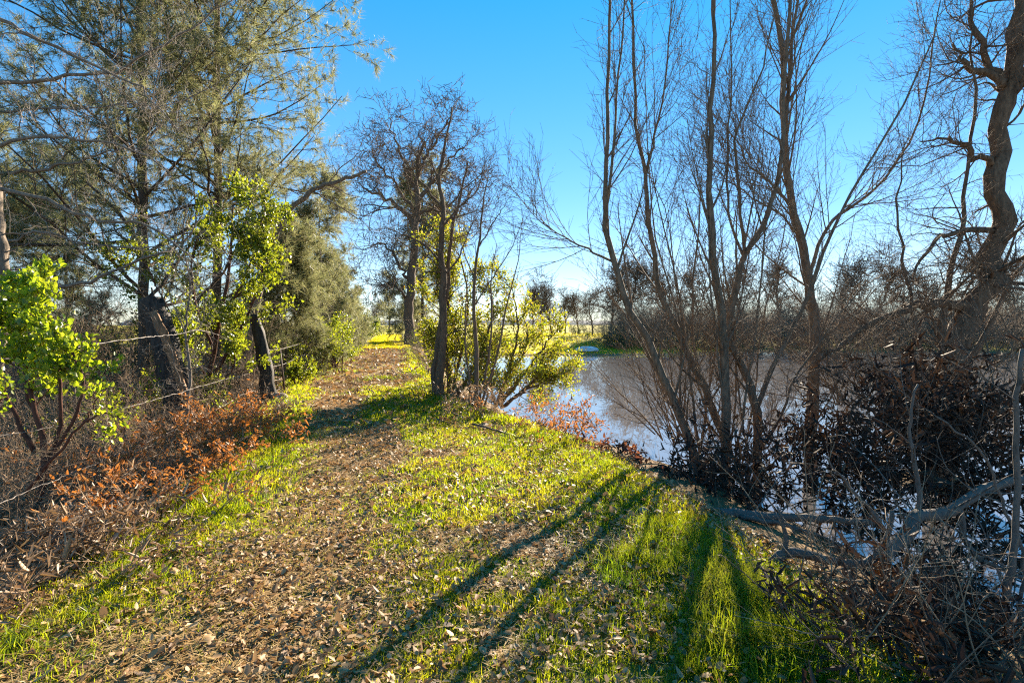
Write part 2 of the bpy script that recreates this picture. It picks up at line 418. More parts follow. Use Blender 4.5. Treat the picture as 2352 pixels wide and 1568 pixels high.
def axis(segs):
    out = []
    for a, b, s in segs:
        out.append(np.arange(a, b, s))
    out.append([segs[-1][1]])
    return np.concatenate(out)
gx = axis([(-900, -200, 100), (-200, -40, 10), (-40, -12, 1.2), (-12, -5, 0.3), (-5, 5, 0.11), (5, 12, 0.3), (12, 60, 1.5), (60, 200, 10), (200, 900, 100)])
gy = axis([(-12, 0, 1.0), (0, 1.5, 0.3), (1.5, 9, 0.11), (9, 20, 0.3), (20, 60, 0.6), (60, 140, 3), (140, 300, 12), (300, 1200, 100)])
X, Y = np.meshgrid(gx, gy)
Z = hgt(X, Y)
Vg = np.stack([X, Y, Z], -1).reshape(-1, 3)
ny, nx = X.shape
ii = (np.arange(ny - 1)[:, None] * nx + np.arange(nx - 1)[None]).ravel()
Qg = np.stack([ii, ii + 1, ii + nx + 1, ii + nx], -1)
def m_ground(name):
    m = bpy.data.materials.new(name); m.use_nodes = True
    n, l = m.node_tree.nodes, m.node_tree.links
    p = n['Principled BSDF']
    tc = n.new('ShaderNodeTexCoord')
    no = n.new('ShaderNodeTexNoise'); no.inputs['Scale'].default_value = 26; no.inputs['Detail'].default_value = 6; no.inputs['Roughness'].default_value = 0.75
    l.new(tc.outputs['Object'], no.inputs['Vector'])
    soil = ramp(n, [(0.065, 0.040, 0.020), (0.20, 0.125, 0.058), (0.36, 0.235, 0.11)])
    soil.color_ramp.elements[0].position = 0.3; soil.color_ramp.elements[2].position = 0.72
    l.new(no.outputs['Fac'], soil.inputs[0])
    gr = ramp(n, [(0.055, 0.075, 0.012), (0.13, 0.15, 0.014), (0.19, 0.19, 0.015)])
    gr.color_ramp.elements[0].position = 0.3; gr.color_ramp.elements[2].position = 0.7
    l.new(no.outputs['Fac'], gr.inputs[0])
    at = n.new('ShaderNodeAttribute'); at.attribute_name = 'cover'
    fg = ramp(n, [(0.26, 0.22, 0.02), (0.40, 0.34, 0.015)])
    no2 = n.new('ShaderNodeTexNoise'); no2.inputs['Scale'].default_value = 0.6; no2.inputs['Detail'].default_value = 8
    l.new(tc.outputs['Object'], no2.inputs['Vector']); l.new(no2.outputs['Fac'], fg.inputs[0])
    mx = n.new('ShaderNodeMix'); mx.data_type = 'RGBA'; l.new(at.outputs['Fac'], mx.inputs[0]); l.new(soil.outputs[0], mx.inputs[6]); l.new(gr.outputs[0], mx.inputs[7])
    sp = n.new('ShaderNodeSeparateColor'); l.new(at.outputs['Color'], sp.inputs[0])
    l.new(sp.outputs[0], mx.inputs[0])
    mx2 = n.new('ShaderNodeMix'); mx2.data_type = 'RGBA'; l.new(sp.outputs[1], mx2.inputs[0]); l.new(mx.outputs[2], mx2.inputs[6]); l.new(fg.outputs[0], mx2.inputs[7])
    l.new(mx2.outputs[2], p.inputs['Base Color'])
    p.inputs['Roughness'].default_value = 0.95; p.inputs['Specular IOR Level'].default_value = 0.15
    b = n.new('ShaderNodeBump'); b.inputs['Strength'].default_value = 0.8; b.inputs['Distance'].default_value = 0.03
    l.new(no.outputs['Fac'], b.inputs['Height']); l.new(b.outputs[0], p.inputs['Normal'])
    return m
GROUND = m_ground('ground_cover')
def paint(o, x, y, z):
    g, t = grassmask(x, y)
    fieldm = sm(48, 56, y) * sm(-0.78, -0.6, z)
    fieldm = np.maximum(fieldm, sm(38, 60, y) * ((t > 0) & (t < 1)))
    fieldm = np.where((x > -6) & (y > 40), sm(-0.93, -0.82, z), fieldm)
    a = o.data.color_attributes.new('cover', 'FLOAT_COLOR', 'POINT')
    c = np.stack([g * 0.8, fieldm, 0 * g, 1 + 0 * g], -1).astype(np.float32)
    a.data.foreach_set('color', c.ravel())
ground = mk('ground', Vg, [Qg], GROUND, smooth=True)
tag(ground, 'brown earth bank and lakeside field under the grass', 'ground', kind='structure')
paint(ground, X.ravel(), Y.ravel(), Z.ravel())
# the trodden path along the top of the bank
ty = axis([(1.2, 9, 0.11), (9, 24, 0.25), (24, 60, 0.8), (60, 110, 3)])
tt = np.linspace(0, 1, 36)
TY, TT = np.meshgrid(ty, tt, indexing='ij')
wob = 0.05 * (fbm(TY * 0.8, TT * 0, 91) - 0.5)
TX = xl(TY) + (0.10 + wob + 0.76 * TT) * (xr(TY) - xl(TY))
TZ = hgt(TX, TY) + 0.006 + 0.012 * sm(20, 60, TY)
TZ = np.where((TT < 0.001) | (TT > 0.999), TZ - 0.02, TZ)
a_, b_ = TY.shape
ii = (np.arange(a_ - 1)[:, None] * b_ + np.arange(b_ - 1)[None]).ravel()
path = mk('path', np.stack([TX, TY, TZ], -1), [np.stack([ii, ii + 1, ii + b_ + 1, ii + b_], -1)], GROUND, smooth=True)
tag(path, 'leaf-strewn trodden path running along the grassy bank', 'path', kind='structure')
paint(path, TX.ravel(), TY.ravel(), TZ.ravel())

# ------------------------------------------------------------------ water
wm = bpy.data.materials.new('lake_water'); wm.use_nodes = True
n_, l_ = wm.node_tree.nodes, wm.node_tree.links
p_ = n_['Principled BSDF']
p_.inputs['Base Color'].default_value = (0.15, 0.14, 0.14, 1)
p_.inputs['Roughness'].default_value = 0.02
p_.inputs['IOR'].default_value = 2.8
tc_ = n_.new('ShaderNodeTexCoord'); no_ = n_.new('ShaderNodeTexNoise'); no_.inputs['Scale'].default_value = 1.6; no_.inputs['Detail'].default_value = 3
mp_ = n_.new('ShaderNodeMapping'); mp_.inputs['Scale'].default_value = (1.0, 0.45, 1)
l_.new(tc_.outputs['Object'], mp_.inputs[0]); l_.new(mp_.outputs[0], no_.inputs['Vector'])
bu_ = n_.new('ShaderNodeBump'); bu_.inputs['Strength'].default_value = 0.05; bu_.inputs['Distance'].default_value = 0.05
l_.new(no_.outputs['Fac'], bu_.inputs['Height']); l_.new(bu_.outputs[0], p_.inputs['Normal'])
wx = np.linspace(-12, 260, 30); wy = np.linspace(-10, 66, 20)
WX, WY = np.meshgrid(wx, wy)
ii = (np.arange(19)[:, None] * 30 + np.arange(29)[None]).ravel()
water = mk('water', np.stack([WX, WY, WX * 0 + WATER_Z], -1), [np.stack([ii, ii + 1, ii + 31, ii + 30], -1)], wm)
tag(water, 'still pond mirroring the sky and bare trees', 'water', kind='structure')

# ------------------------------------------------------------------ grass
def in_view(x, y, mg=0.25):
    return (np.abs(x) / np.maximum(y, 0.3) < 1.02 + mg / np.maximum(y, 0.5)) & (y > 1.9)
def blades(x, y, z, h, w, rng, lean=0.75, seg=2):
    n = len(x)
    a = rng.random(n) * 2 * pi
    d = np.stack([np.cos(a), np.sin(a), 0 * a], -1)
    b = a + pi / 2 + rng.normal(0, 0.9, n)
    ld = np.stack([np.cos(b), np.sin(b), 0 * b], -1) * (lean * np.abs(rng.normal(0.4, 0.6, n)) * h)[:, None]
    p = np.stack([x, y, z - 0.005], -1)
    up = np.array([0, 0, 1.0])
    hh = h[:, None]; ww = w[:, None]
    m = p + up * hh * 0.55 + ld * 0.35
    tp = p + up * hh * (1 - 0.25 * rng.random((n, 1))) + ld * 1.1
    V = np.stack([p - d * ww * 0.5, p + d * ww * 0.5, m + d * ww * 0.42, m - d * ww * 0.42, tp], 1).reshape(-1, 3)
    o = (np.arange(n) * 5)[:, None]
    return V, o + np.array([0, 1, 2, 3]), o + np.array([3, 2, 4])
def scatter(n, y0, y1, t0, t1, rng, pw=1.0):
    y = y0 + (y1 - y0) * rng.random(n) ** pw
    t = t0 + (t1 - t0) * rng.random(n)
    x = xl(y) + t * (xr(y) - xl(y))
    k = in_view(x, y)
    return x[k], y[k], t[k]
rg = np.random.default_rng(11)
mb = MB()
for (n, y0, y1, h0, w0) in [(230000, 1.9, 4.2, 0.062, 0.0042), (200000, 4.2, 8.0, 0.07, 0.006), (90000, 8, 15, 0.08, 0.014), (45000, 15, 34, 0.10, 0.032)]:
    x, y, t = scatter(n, y0, y1, -0.15, 1.35, rg)
    g, _ = grassmask(x, y)
    clump = 0.35 + 0.65 * sm(0.35, 0.65, fbm(x * 7, y * 7, 5, 2))
    k = rg.random(len(x)) < g * clump * 0.62
    x, y, t, g = x[k], y[k], t[k], g[k]
    h = h0 * 0.8 * (0.35 + 0.95 * rg.random(len(x))) * (0.55 + 0.7 * g) * (1 + 0.5 * (t < 0.12) + 0.35 * (t > 0.9))
    V, Q, T = blades(x, y, hgt(x, y), h, w0 * (0.6 + 0.8 * rg.random(len(x))), rg)
    mb.add(V, Q, T)
grass = mb.build('grass', GRASS)
tag(grass, 'short bright green grass growing along the path', 'grass', kind='stuff')
# taller tufts on the lake side of the path
mb = MB()
for (px, py, rad, n, hh) in [(1760, 1450, 0.34, 3000, 0.24), (1700, 1370, 0.26, 1900, 0.20), (1840, 1500, 0.2, 1500, 0.22), (1650, 1500, 0.28, 1600, 0.14), (1560, 1430, 0.25, 1300, 0.13),
                             (1500, 1280, 0.36, 2600, 0.20), (1430, 1330, 0.30, 1700, 0.15), (1560, 1250, 0.32, 2000, 0.19), (1620, 1330, 0.3, 1700, 0.16), (1600, 1560, 0.25, 1300, 0.11), (1880, 1560, 0.2, 900, 0.15),
                             (60, 1490, 0.30, 1500, 0.14), (180, 1420, 0.28, 1300, 0.13), (330, 1300, 0.3, 1500, 0.13), (450, 1200, 0.28, 1200, 0.13), (530, 1110, 0.35, 1300, 0.13), (20, 1560, 0.25, 1100, 0.14),
                             (1380, 1180, 0.3, 900, 0.13), (1330, 1100, 0.35, 1000, 0.13), (1130, 1000, 0.5, 1200, 0.14), (1240, 1010, 0.5, 1200, 0.15), (390, 1165, 0.2, 500, 0.16), (880, 870, 0.6, 900, 0.16), (780, 850, 0.7, 900, 0.15)]:
    c = gp(px, py)
    x = c[0] + rad * rg.normal(0, 0.55, n); y = c[1] + rad * rg.normal(0, 0.55, n)
    k = rg.random(n) < 0.08 + 0.9 * sm(0.38, 0.60, fbm(x * 6, y * 6, 8, 2))
    x, y = x[k], y[k]
    V, Q, T = blades(x, y, hgt(x, y), hh * 0.75 * (0.3 + 0.8 * rg.random(len(x))), 0.0045 * (0.6 + 0.8 * rg.random(len(x))) * max(1, c[1] / 5), rg, lean=0.9)
    mb.add(V, Q, T)
tg = mb.build('tall_grass', TALLG)
tag(tg, 'long lush green grass tufts at the edges of the bank', 'grass', kind='stuff')
# grass of the far field and far end of the path
mb = MB()
x, y, t = scatter(14000, 34, 80, -0.05, 1.05, rg, 1.5)
V, Q, T = blades(x, y, hgt(x, y), 0.11 * (0.5 + rg.random(len(x))), 0.05 * (0.6 + rg.random(len(x))), rg); mb.add(V, Q, T)
x = -5 + 26 * rg.random(13000); y = 43 + 50 * rg.random(13000) ** 1.5
z = hgt(x, y); k = (z > -0.93); x, y, z = x[k], y[k], z[k]
V, Q, T = blades(x, y, z, 0.14 * (0.5 + rg.random(len(x))), 0.05 * (0.6 + rg.random(len(x))), rg); mb.add(V, Q, T)
fgr = mb.build('field_grass', FARG)
tag(fgr, 'sunlit yellow-green grass of the far field and path end', 'grass', kind='stuff')

# ------------------------------------------------------------------ leaf litter and straw
mb = MB(); mt = MB()
for (n, y0, y1, s) in [(40000, 1.9, 4.0, 1.0), (34000, 4.0, 8.0, 1.3), (9000, 8.0, 16, 2.6), (4500, 16, 34, 4.2)]:
    x, y, t = scatter(n, y0, y1, -0.12, 1.12, rg)
    g, _ = grassmask(x, y)
    dens = 0.25 + 0.8 * (1 - 0.7 * g) * sm(0.32, 0.58, 0.6 * fbm(x * 1.8, y * 1.8, 77) + 0.4 * fbm(x * 7, y * 7, 79))
    k = rg.random(len(x)) < dens
    x, y, g = x[k], y[k], g[k]
    m = len(x)
    a = rg.random(m) * 2 * pi
    D = np.stack([np.cos(a), np.sin(a), rg.normal(0.10, 0.28, m)], -1)
    Nn = np.stack([rg.normal(0, 0.45, m), rg.normal(0, 0.45, m), np.ones(m)], -1)
    L = 0.016 * s * (0.8 + 2.6 * rg.random(m) ** 1.8)
    z = hgt(x, y) + 0.012 + 0.02 * rg.random(m) * (1 + g)
    V, Q = leaves(np.stack([x, y, z], -1), D, Nn, L, L * (0.35 + 0.4 * rg.random(m)), 0.25 * rg.normal(0.6, 0.8, m)[:, None], rg.normal(0.15, 0.35, m))
    mb.add(V, Q)
    # straw
    n2 = int(n * 0.6)
    x, y, t = scatter(n2, y0, y1, 0.0, 0.95, rg)
    g, _ = grassmask(x, y)
    k = rg.random(len(x)) < (1 - g) * 0.9
    x, y = x[k], y[k]; m = len(x)
    a = rg.random(m) * 2 * pi
    d = np.stack([np.cos(a), np.sin(a), rg.normal(0.0, 0.12, m)], -1)
    sd = np.stack([-np.sin(a), np.cos(a), 0 * a], -1) * (0.0016 * s)
    L = 0.085 * (0.4 + rg.random(m))[:, None] * (1 + 0.2 * (s - 1))
    p = np.stack([x, y, hgt(x, y) + 0.016 + 0.012 * rg.random(m)], -1)
    V = np.stack([p - sd, p + sd, p + d * L + sd, p + d * L - sd], 1).reshape(-1, 3)
    mt.add(V, (np.arange(m) * 4)[:, None] + np.arange(4))
tag(mb.build('leaf_litter', LITTER), 'carpet of fallen brown leaves over the path', 'leaf litter', kind='stuff')
tag(mt.build('needle_straw', STRAW), 'dry straw-coloured pine needles strewn over the path', 'pine needles', kind='stuff')
# the largest fallen leaves, one by one
def lobed(L, lobes, seed):
    r_ = np.random.default_rng(seed)
    ts = np.linspace(0, 1, lobes * 2 + 2)
    side = []
    for i, t in enumerate(ts):
        w = 0.30 * sin(pi * min(1, t * 0.9 + 0.12)) * (1.15 if i % 2 else 0.55)
        side.append((w, t))
    V = [(0, t * L, 0.02 * sin(t * 3) ) for _, t in side]
    n = len(side)
    cur = r_.normal(0.02, 0.012)
    V += [(w * L, t * L, 0.35 * w * L + cur * t * t + r_.normal(0, 0.002)) for w, t in side]
    V += [(-w * L, t * L, 0.35 * w * L + cur * t * t + r_.normal(0, 0.002)) for w, t in side]
    Q = []
    for i in range(n - 1):
        Q.append((i, n + i, n + i + 1, i + 1)); Q.append((i, i + 1, 2 * n + i + 1, 2 * n + i))
    return V, Q
leafmesh = []
for s_ in range(5):
    V, Q = lobed(0.075, [3, 2, 3, 1, 2][s_], s_)
    o = mk('fallen_leaf', np.array(V), [np.array(Q)], LITTER)
    leafmesh.append(o.data); bpy.data.objects.remove(o)
x, y, t = scatter(1500, 2.05, 3.6, 0.1, 0.98, rg)
sel = np.arange(len(x))[:270]
for i in sel:
    o = bpy.data.objects.new('fallen_leaf', leafmesh[i % 5]); COL.objects.link(o)
    o.location = (x[i], y[i], float(hgt(x[i], y[i])) + 0.022)
    o.rotation_euler = (rg.normal(0, 0.35), rg.normal(0, 0.35) + (pi if i % 3 == 0 else 0), rg.random() * 2 * pi)
    s_ = 0.6 + 0.6 * rg.random(); o.scale = (s_, s_, s_)
    tag(o, 'dry brown lobed leaf lying loose on the foreground grass', 'leaf', 'fallen leaves in the foreground')

# ------------------------------------------------------------------ tree builders
def gz(x, y): return float(hgt(np.array([x]), np.array([y]), False)[0])
def cat(*prs):
    k = max(p.shape[1] for p, _ in prs)
    Ps, Rs = [], []
    for P, R in prs:
        if P.shape[1] != k:
            q = np.linspace(0, P.shape[1] - 1, k); i = np.minimum(q.astype(int), P.shape[1] - 2); a = q - i
            P = P[:, i] * (1 - a)[None, :, None] + P[:, i + 1] * a[None, :, None]
            R = R[:, i] * (1 - a)[None] + R[:, i + 1] * a[None]
        Ps.append(P); Rs.append(R)
    return np.concatenate(Ps), np.concatenate(Rs)
def sub(P, t0, k=6):
    """piece of one polyline from t0 on"""
    q = np.linspace(t0 * (len(P) - 1), len(P) - 1, k); i = np.minimum(q.astype(int), len(P) - 2); a = (q - i)[:, None]
    return P[i] * (1 - a) + P[i + 1] * a

def pine(name, label, base, H, seed, nl=34, spread=3.6, tmul=1.0, lean=(0, 0), group=None, needle_n=20, low=0.14, nlen=0.25, nw=0.010):
    rng = np.random.default_rng(seed)
    t = thing(name, label, 'tree', base, group)
    b = np.array(base)
    tr = resample(np.array([b + (0, 0, -0.2), b + (lean[0] * 0.3 + 0.05, lean[1] * 0.3, H * 0.35), b + (lean[0] * 0.7 - 0.05, lean[1] * 0.7, H * 0.7), b + (lean[0], lean[1], H)]), 26, 0.015, seed)
    tR = np.linspace(0.018 * min(H, 13), 0.012, 26) * 0.5 * 1.15
    mk('trunk', *(lambda v, q, _: (v, [q]))(*tubes(tr, tR, 10, 0.12, seed)), B_PINE, t, True)
    L1 = spread * np.ones(1)
    P1, R1 = spawn(tr, tR, nl, rng, low, 0.97, 68, 12, L1, 0.25, 9, 0.09, (0, 0, 0.045), 0.42, 0.22, 0.72, 0.012)
    for i in range(0, nl, 1):
        pass
    if H > 15:
        ok = (P1[:, 0, 2] < 11.5) | (rng.random(len(P1)) < 0.35)
        P1, R1 = P1[ok], R1[ok]
    V, Q, _ = tubes(P1, R1, 5)
    lo_ = mk('limbs', V, [Q], B_PINE, t, True, 'stuff')
    P2, R2 = spawn(P1, R1, 12, rng, 0.12, 1.0, 48, 14, 1.0 * spread / 3.6, 0.3, 6, 0.13, (0, 0, 0.05), 0.55, 0.3, 0.45, 0.004)
    P3, R3 = spawn(P2, R2, 5, rng, 0.15, 1.0, 42, 12, 0.45, 0.3, 4, 0.15, (0, 0, 0.06), 0.6, 0.5, 0.3, 0.0025)
    mt = MB(); V, Q, _ = tubes(P2, R2, 3); mt.add(V, Q); V, Q, _ = tubes(P3, R3, 3); mt.add(V, Q)
    mt.build('twigs', B_OTW, lo_, False, 'stuff')
    a, d = tips(P3); a2, d2 = tips(P2)
    C = np.concatenate([a, a2, P3[:, 2]]); D = np.concatenate([d, d2, d])
    k = rng.random(len(C)) < 0.95 * tmul
    V, T = needles(C[k], D[k], needle_n, nlen, nw, rng)
    mk('needles', V, [T], PINE, t, False, 'stuff')
    return t

def bare_tree(name, label, base, stems, seed, bark, twig, lv, group=None, m=8, rough=0.12, parts='limb', cat_='tree', leafspec=None):
    """stems: list of (P,R): first is the trunk, the others limbs. lv: list of spawn kwargs"""
    rng = np.random.default_rng(seed)
    t = thing(name, label, cat_, base, group)
    for i, (P, R) in enumerate(stems):
        V, Q, T = tubes(P, R, m, rough, seed + i, cap=True)
        o = mk('trunk' if i == 0 else parts, V, [Q, np.array(T)], bark, t, True)
    P, R = cat(*[(p[None], r[None]) for p, r in stems])
    mbr, mtw = MB(), MB()
    for i, kw in enumerate(lv):
        kw = dict(kw); mm = kw.pop('m', 3); keep = kw.pop('keep', False); nn = kw.pop('n')
        P2, R2 = spawn(P, R, nn, rng, **kw)
        V, Q, _ = tubes(P2, R2, mm)
        (mbr if i == 0 else mtw).add(V, Q)
        if keep: P, R = cat((P, R), (P2, R2))
        else: P, R = P2, R2
    bo_ = mbr.build('branches', bark, t, True, 'stuff')
    if mtw.n: mtw.build('twigs', twig, bo_, False, 'stuff')
    if leafspec:
        mat, L, W, n, sp = leafspec
        C = np.repeat(P[:, -1], n, 0); N = len(C)
        D = rng.normal(size=(N, 3)); C = C + rng.normal(0, sp, (N, 3))
        V, Q = leaves(C, D, rng.normal(size=(N, 3)), L * (0.6 + 0.7 * rng.random(N)), W * (0.6 + 0.7 * rng.random(N)), 0.2, 0.1)
        mk('foliage', V, [Q], mat, t, False, 'stuff')
    return t

def leafy(name, label, base, stems, seed, bark, mat, lv, L, Wd, per, group=None, catn='shrub', near=0, sp=0.03, fold=0.2, curl=0.1, m=6, updir=0.3, keepd=0.6):
    """a shrub whose foliage is built leaf by leaf; the `near` leaves closest to the viewer are parts of their own"""
    rng = np.random.default_rng(seed)
    t = thing(name, label, catn, base, group)
    for i, (P, R) in enumerate(stems):
        V, Q, T = tubes(P, R, m, 0.1, seed + i, cap=True)
        mk('stem', V, [Q, np.array(T)], bark, t, True)
    P, R = cat(*[(p[None], r[None]) for p, r in stems])
    mb_ = MB()
    for kw in lv:
        kw = dict(kw); nn = kw.pop('n'); mm = kw.pop('m', 3)
        P, R = spawn(P, R, nn, rng, **kw)
        V, Q, _ = tubes(P, R, mm); mb_.add(V, Q)
    mb_.build('twigs', bark, t, False, 'stuff')
    K = P.shape[1]
    C = np.repeat(P, per, 0); N = len(C)
    f = (0.25 + 0.75 * rng.random(N)) * (K - 1.001); i = f.astype(int); a = (f - i)[:, None]
    ar = np.arange(N)
    tan = unit(C[ar, i + 1] - C[ar, i])
    pos = C[ar, i] * (1 - a) + C[ar, i + 1] * a + rng.normal(0, sp, (N, 3))
    D = unit(tan * keepd + 0.7 * unit(rng.normal(size=(N, 3))) + np.array([0, 0, updir]))
    Nn = rng.normal(size=(N, 3))
    q_ = rng.random(N); Ls = L * (0.4 + 0.8 * q_); Ws = Wd * (0.4 + 0.7 * q_ + 0.15 * rng.random(N))
    if near:
        dist = np.linalg.norm(pos - np.array([0, 0, CAMZ]), axis=1) + 3.0 * ((np.abs(pos[:, 0]) / pos[:, 1]) > 0.98)
        order = np.argsort(dist)
        pick, rest = order[:near], order[near:]
        b = np.array(base)
        tmpl = []
        for q in range(3):
            V, Q = leaves(np.zeros((1, 3)), np.array([[0, 1.0, 0]]), np.array([[0, 0, 1.0]]), 1.0, Wd / L * (0.9 + 0.1 * q), fold * (0.5 + 0.5 * q), curl * q)
            o = mk('leaf', V, [Q], mat); tmpl.append(o.data); bpy.data.objects.remove(o)
        from mathutils import Matrix, Vector
        for q in pick:
            yv = Vector(D[q]).normalized(); zv = Vector(Nn[q]); zv = (zv - yv * zv.dot(yv)).normalized(); xv = yv.cross(zv)
            M = Matrix((xv, yv, zv)).transposed().to_4x4() * 1.0
            o = bpy.data.objects.new('leaf', tmpl[q % 3]); COL.objects.link(o); o.parent = t
            s = float(Ls[q])
            o.matrix_basis = Matrix.Translation(Vector(pos[q] - b)) @ M @ Matrix.Diagonal((s, s, s, 1))
    else:
        rest = ar
    V, Q = leaves(pos[rest], D[rest], Nn[rest], Ls[rest], Ws[rest], fold, curl * rng.normal(1, 1, len(rest)))
    mk('foliage', V, [Q], mat, t, False, 'stuff')
    return t

# ------------------------------------------------------------------ willow clump on the lake bank
def wl(pts, depth, w0, w1, seed, k=22, jit=0.012):
    if pts[0][1] > 1000: pts = [(pts[0][0], pts[0][1] + 60)] + pts
    return leader(pts, depth, w0 * 0.76, w1, k, jit, seed)
D0 = 7.6
wst = [
    wl([(1622, 1110), (1584, 1013), (1540, 898), (1490, 788), (1446, 715), (1411, 600), (1391, 525), (1390, 440), (1396, 330), (1396, 200), (1401, 0), (1404, -180)], D0, 0.19, 0.03, 1, 30),
    wl([(1391, 500), (1402, 420), (1412, 300), (1425, 130), (1440, -60)], D0, 0.07, 0.02, 2, 14),
    wl([(1405, 600), (1351, 572), (1306, 550), (1256, 522), (1216, 485)], D0, 0.05, 0.008, 3, 12),
    wl([(1672, 1110), (1661, 1014), (1628, 915), (1584, 816), (1536, 720), (1511, 650), (1496, 550), (1483, 450), (1481, 375), (1461, 275), (1456, 100), (1450, -120)], D0 + 0.3, 0.18, 0.03, 4, 30),
    wl([(1482, 400), (1500, 330), (1518, 250), (1537, 100), (1545, -50)], D0 + 0.3, 0.06, 0.015, 5, 14),
    wl([(1667, 1100), (1667, 926), (1664, 788), (1656, 700), (1641, 625), (1631, 500), (1629, 425), (1631, 300), (1641, 150), (1639, 0), (1645, -200)], D0 - 0.1, 0.20, 0.04, 6, 30),
    wl([(1740, 1105), (1738, 954), (1722, 882), (1694, 816), (1672, 755), (1696, 650), (1711, 590), (1751, 520), (1776, 450), (1796, 360), (1801, 200), (1816, 0), (1830, -150)], D0 + 0.2, 0.19, 0.035, 7, 32),
    wl([(1711, 590), (1698, 450), (1688, 325), (1703, 275), (1751, 150), (1785, 20)], D0 + 0.2, 0.07, 0.015, 8, 16),
    wl([(1706, 585), (1676, 500), (1671, 350), (1680, 180), (1676, -20)], D0 + 0.2, 0.06, 0.015, 9, 16),
    wl([(1738, 937), (1771, 849), (1804, 788), (1850, 690), (1900, 560), (1960, 430), (2050, 280), (2130, 120), (2160, 0)], D0 + 0.2, 0.10, 0.015, 10, 24),
    wl([(1600, 1090), (1560, 960), (1495, 820), (1450, 740), (1400, 680)], D0 + 0.4, 0.09, 0.02, 11, 14),
    wl([(1700, 1100), (1640, 940), (1600, 830), (1590, 700), (1600, 560), (1610, 400)], D0 + 0.5, 0.09, 0.02, 12, 16),
    wl([(1715, 1100), (1790, 960), (1830, 860), (1900, 760), (1990, 640)], D0 + 0.4, 0.08, 0.015, 13, 14),
]
_rw = np.random.default_rng(5)
for i_ in range(9):
    bx0 = 1600 + 150 * _rw.random(); tx = bx0 + (bx0 - 1675) * 1.2 + _rw.normal(0, 150); ty_ = 60 + 420 * _rw.random()
    wst.append(wl([(bx0, 1100), (bx0 + (tx - bx0) * 0.18 + _rw.normal(0, 12), 930), (bx0 + (tx - bx0) * 0.42 + _rw.normal(0, 15), 740), (bx0 + (tx - bx0) * 0.7 + _rw.normal(0, 15), 500), (tx, ty_)], D0 - 0.3 + 1.2 * _rw.random(), 0.05 + 0.03 * _rw.random(), 0.010, 300 + i_, 18))
wb = dp(1670, 1110, D0)
WLV = [dict(n=15, t0=0.14, t1=1.0, ang=34, asd=10, L=1.3, Lsd=0.3, k=8, wander=0.05, trop=(0, 0, 0.06), rr=0.42, taper=0.2, fall=0.25, rmin=0.006, rmax=0.02, m=4),
       dict(n=9, t0=0.12, t1=1.0, ang=32, asd=10, L=0.62, Lsd=0.35, k=4, wander=0.06, trop=(0, 0, 0.04), rr=0.55, taper=0.35, fall=0.35, rmin=0.0034, rmax=0.006),
       dict(n=3, t0=0.2, t1=1.0, ang=38, asd=12, L=0.2, Lsd=0.4, k=3, wander=0.08, rr=0.7, taper=0.5, fall=0.3, rmin=0.0026, rmax=0.003)]
bare_tree('willow_clump', 'clump of slender bare trunks fanning upward beside the pond', wb, wst, 21, B_WIL, B_TWIG, WLV, parts='trunk')
# thicker leaning trunk behind the clump
D1 = 9.0
w2 = [wl([(1862, 1040), (1865, 981), (1870, 843), (1873, 760), (1861, 675), (1846, 575), (1821, 475), (1808, 390), (1798, 250), (1796, 100), (1760, -80)], D1, 0.30, 0.07, 31, 30),
      wl([(1820, 475), (1770, 420), (1720, 380), (1690, 320)], D1, 0.07, 0.015, 32, 12),
      wl([(1846, 560), (1800, 500), (1720, 450), (1650, 400)], D1, 0.06, 0.015, 35, 12),
      wl([(1855, 640), (1900, 520), (1960, 470), (2040, 400), (2120, 250), (2150, 60)], D1, 0.09, 0.02, 33, 18),
      wl([(1802, 300), (1812, 200), (1822, 60), (1850, -100)], D1, 0.12, 0.03, 34, 14)]
W2LV = [dict(WLV[0], n=22, L=1.8), dict(WLV[1], n=9, L=0.7), dict(WLV[2], n=3, L=0.22)]
bare_tree('willow_tree', 'thick single bare trunk rising behind the slender clump', dp(1862, 1040, D1), w2, 41, B_WIL, B_TWIG, W2LV)

# ------------------------------------------------------------------ gnarled old tree at the right of the frame
D2 = 8.2
def ww(pts, w0, w1, s, k=20, d=D2, j=0.02): return leader(pts, d, w0, w1, k, j, s)
old = [ww([(2158, 1150), (2165, 1080), (2172, 960), (2185, 870), (2200, 770), (2250, 690), (2282, 600), (2300, 500), (2292, 400), (2312, 250), (2330, 100), (2345, 0), (2350, -150)], 0.40, 0.16, 51, 34, j=0.035),
       ww([(2230, 705), (2151, 698), (2076, 715), (2000, 745), (1930, 795), (1880, 830)], 0.17, 0.03, 52),
       ww([(2285, 530), (2201, 533), (2151, 550), (2116, 605), (2095, 650)], 0.09, 0.02, 53, 14),
       ww([(2275, 380), (2226, 345), (2176, 318), (2116, 322)], 0.10, 0.015, 54, 14, j=0.03),
       ww([(2300, 200), (2251, 165), (2206, 140), (2186, 100)], 0.12, 0.02, 55, 14, j=0.03),
       ww([(2305, 190), (2251, 105), (2231, 50), (2236, -40)], 0.12, 0.03, 56, 14, j=0.03),
       ww([(2310, 260), (2350, 170), (2390, 110)], 0.14, 0.04, 57, 10),
       ww([(2185, 880), (2160, 760), (2185, 640), (2215, 480), (2240, 250), (2230, 60)], 0.12, 0.025, 58, 20),
       ww([(2200, 900), (2250, 780), (2330, 640), (2420, 480)], 0.10, 0.03, 59, 16),
       ww([(2150, 900), (2100, 760), (2080, 620), (2060, 480), (2075, 330)], 0.07, 0.015, 60, 16),
       ww([(2268, 660), (2276, 640), (2262, 622)], 0.24, 0.14, 61, 8, j=0.05)]
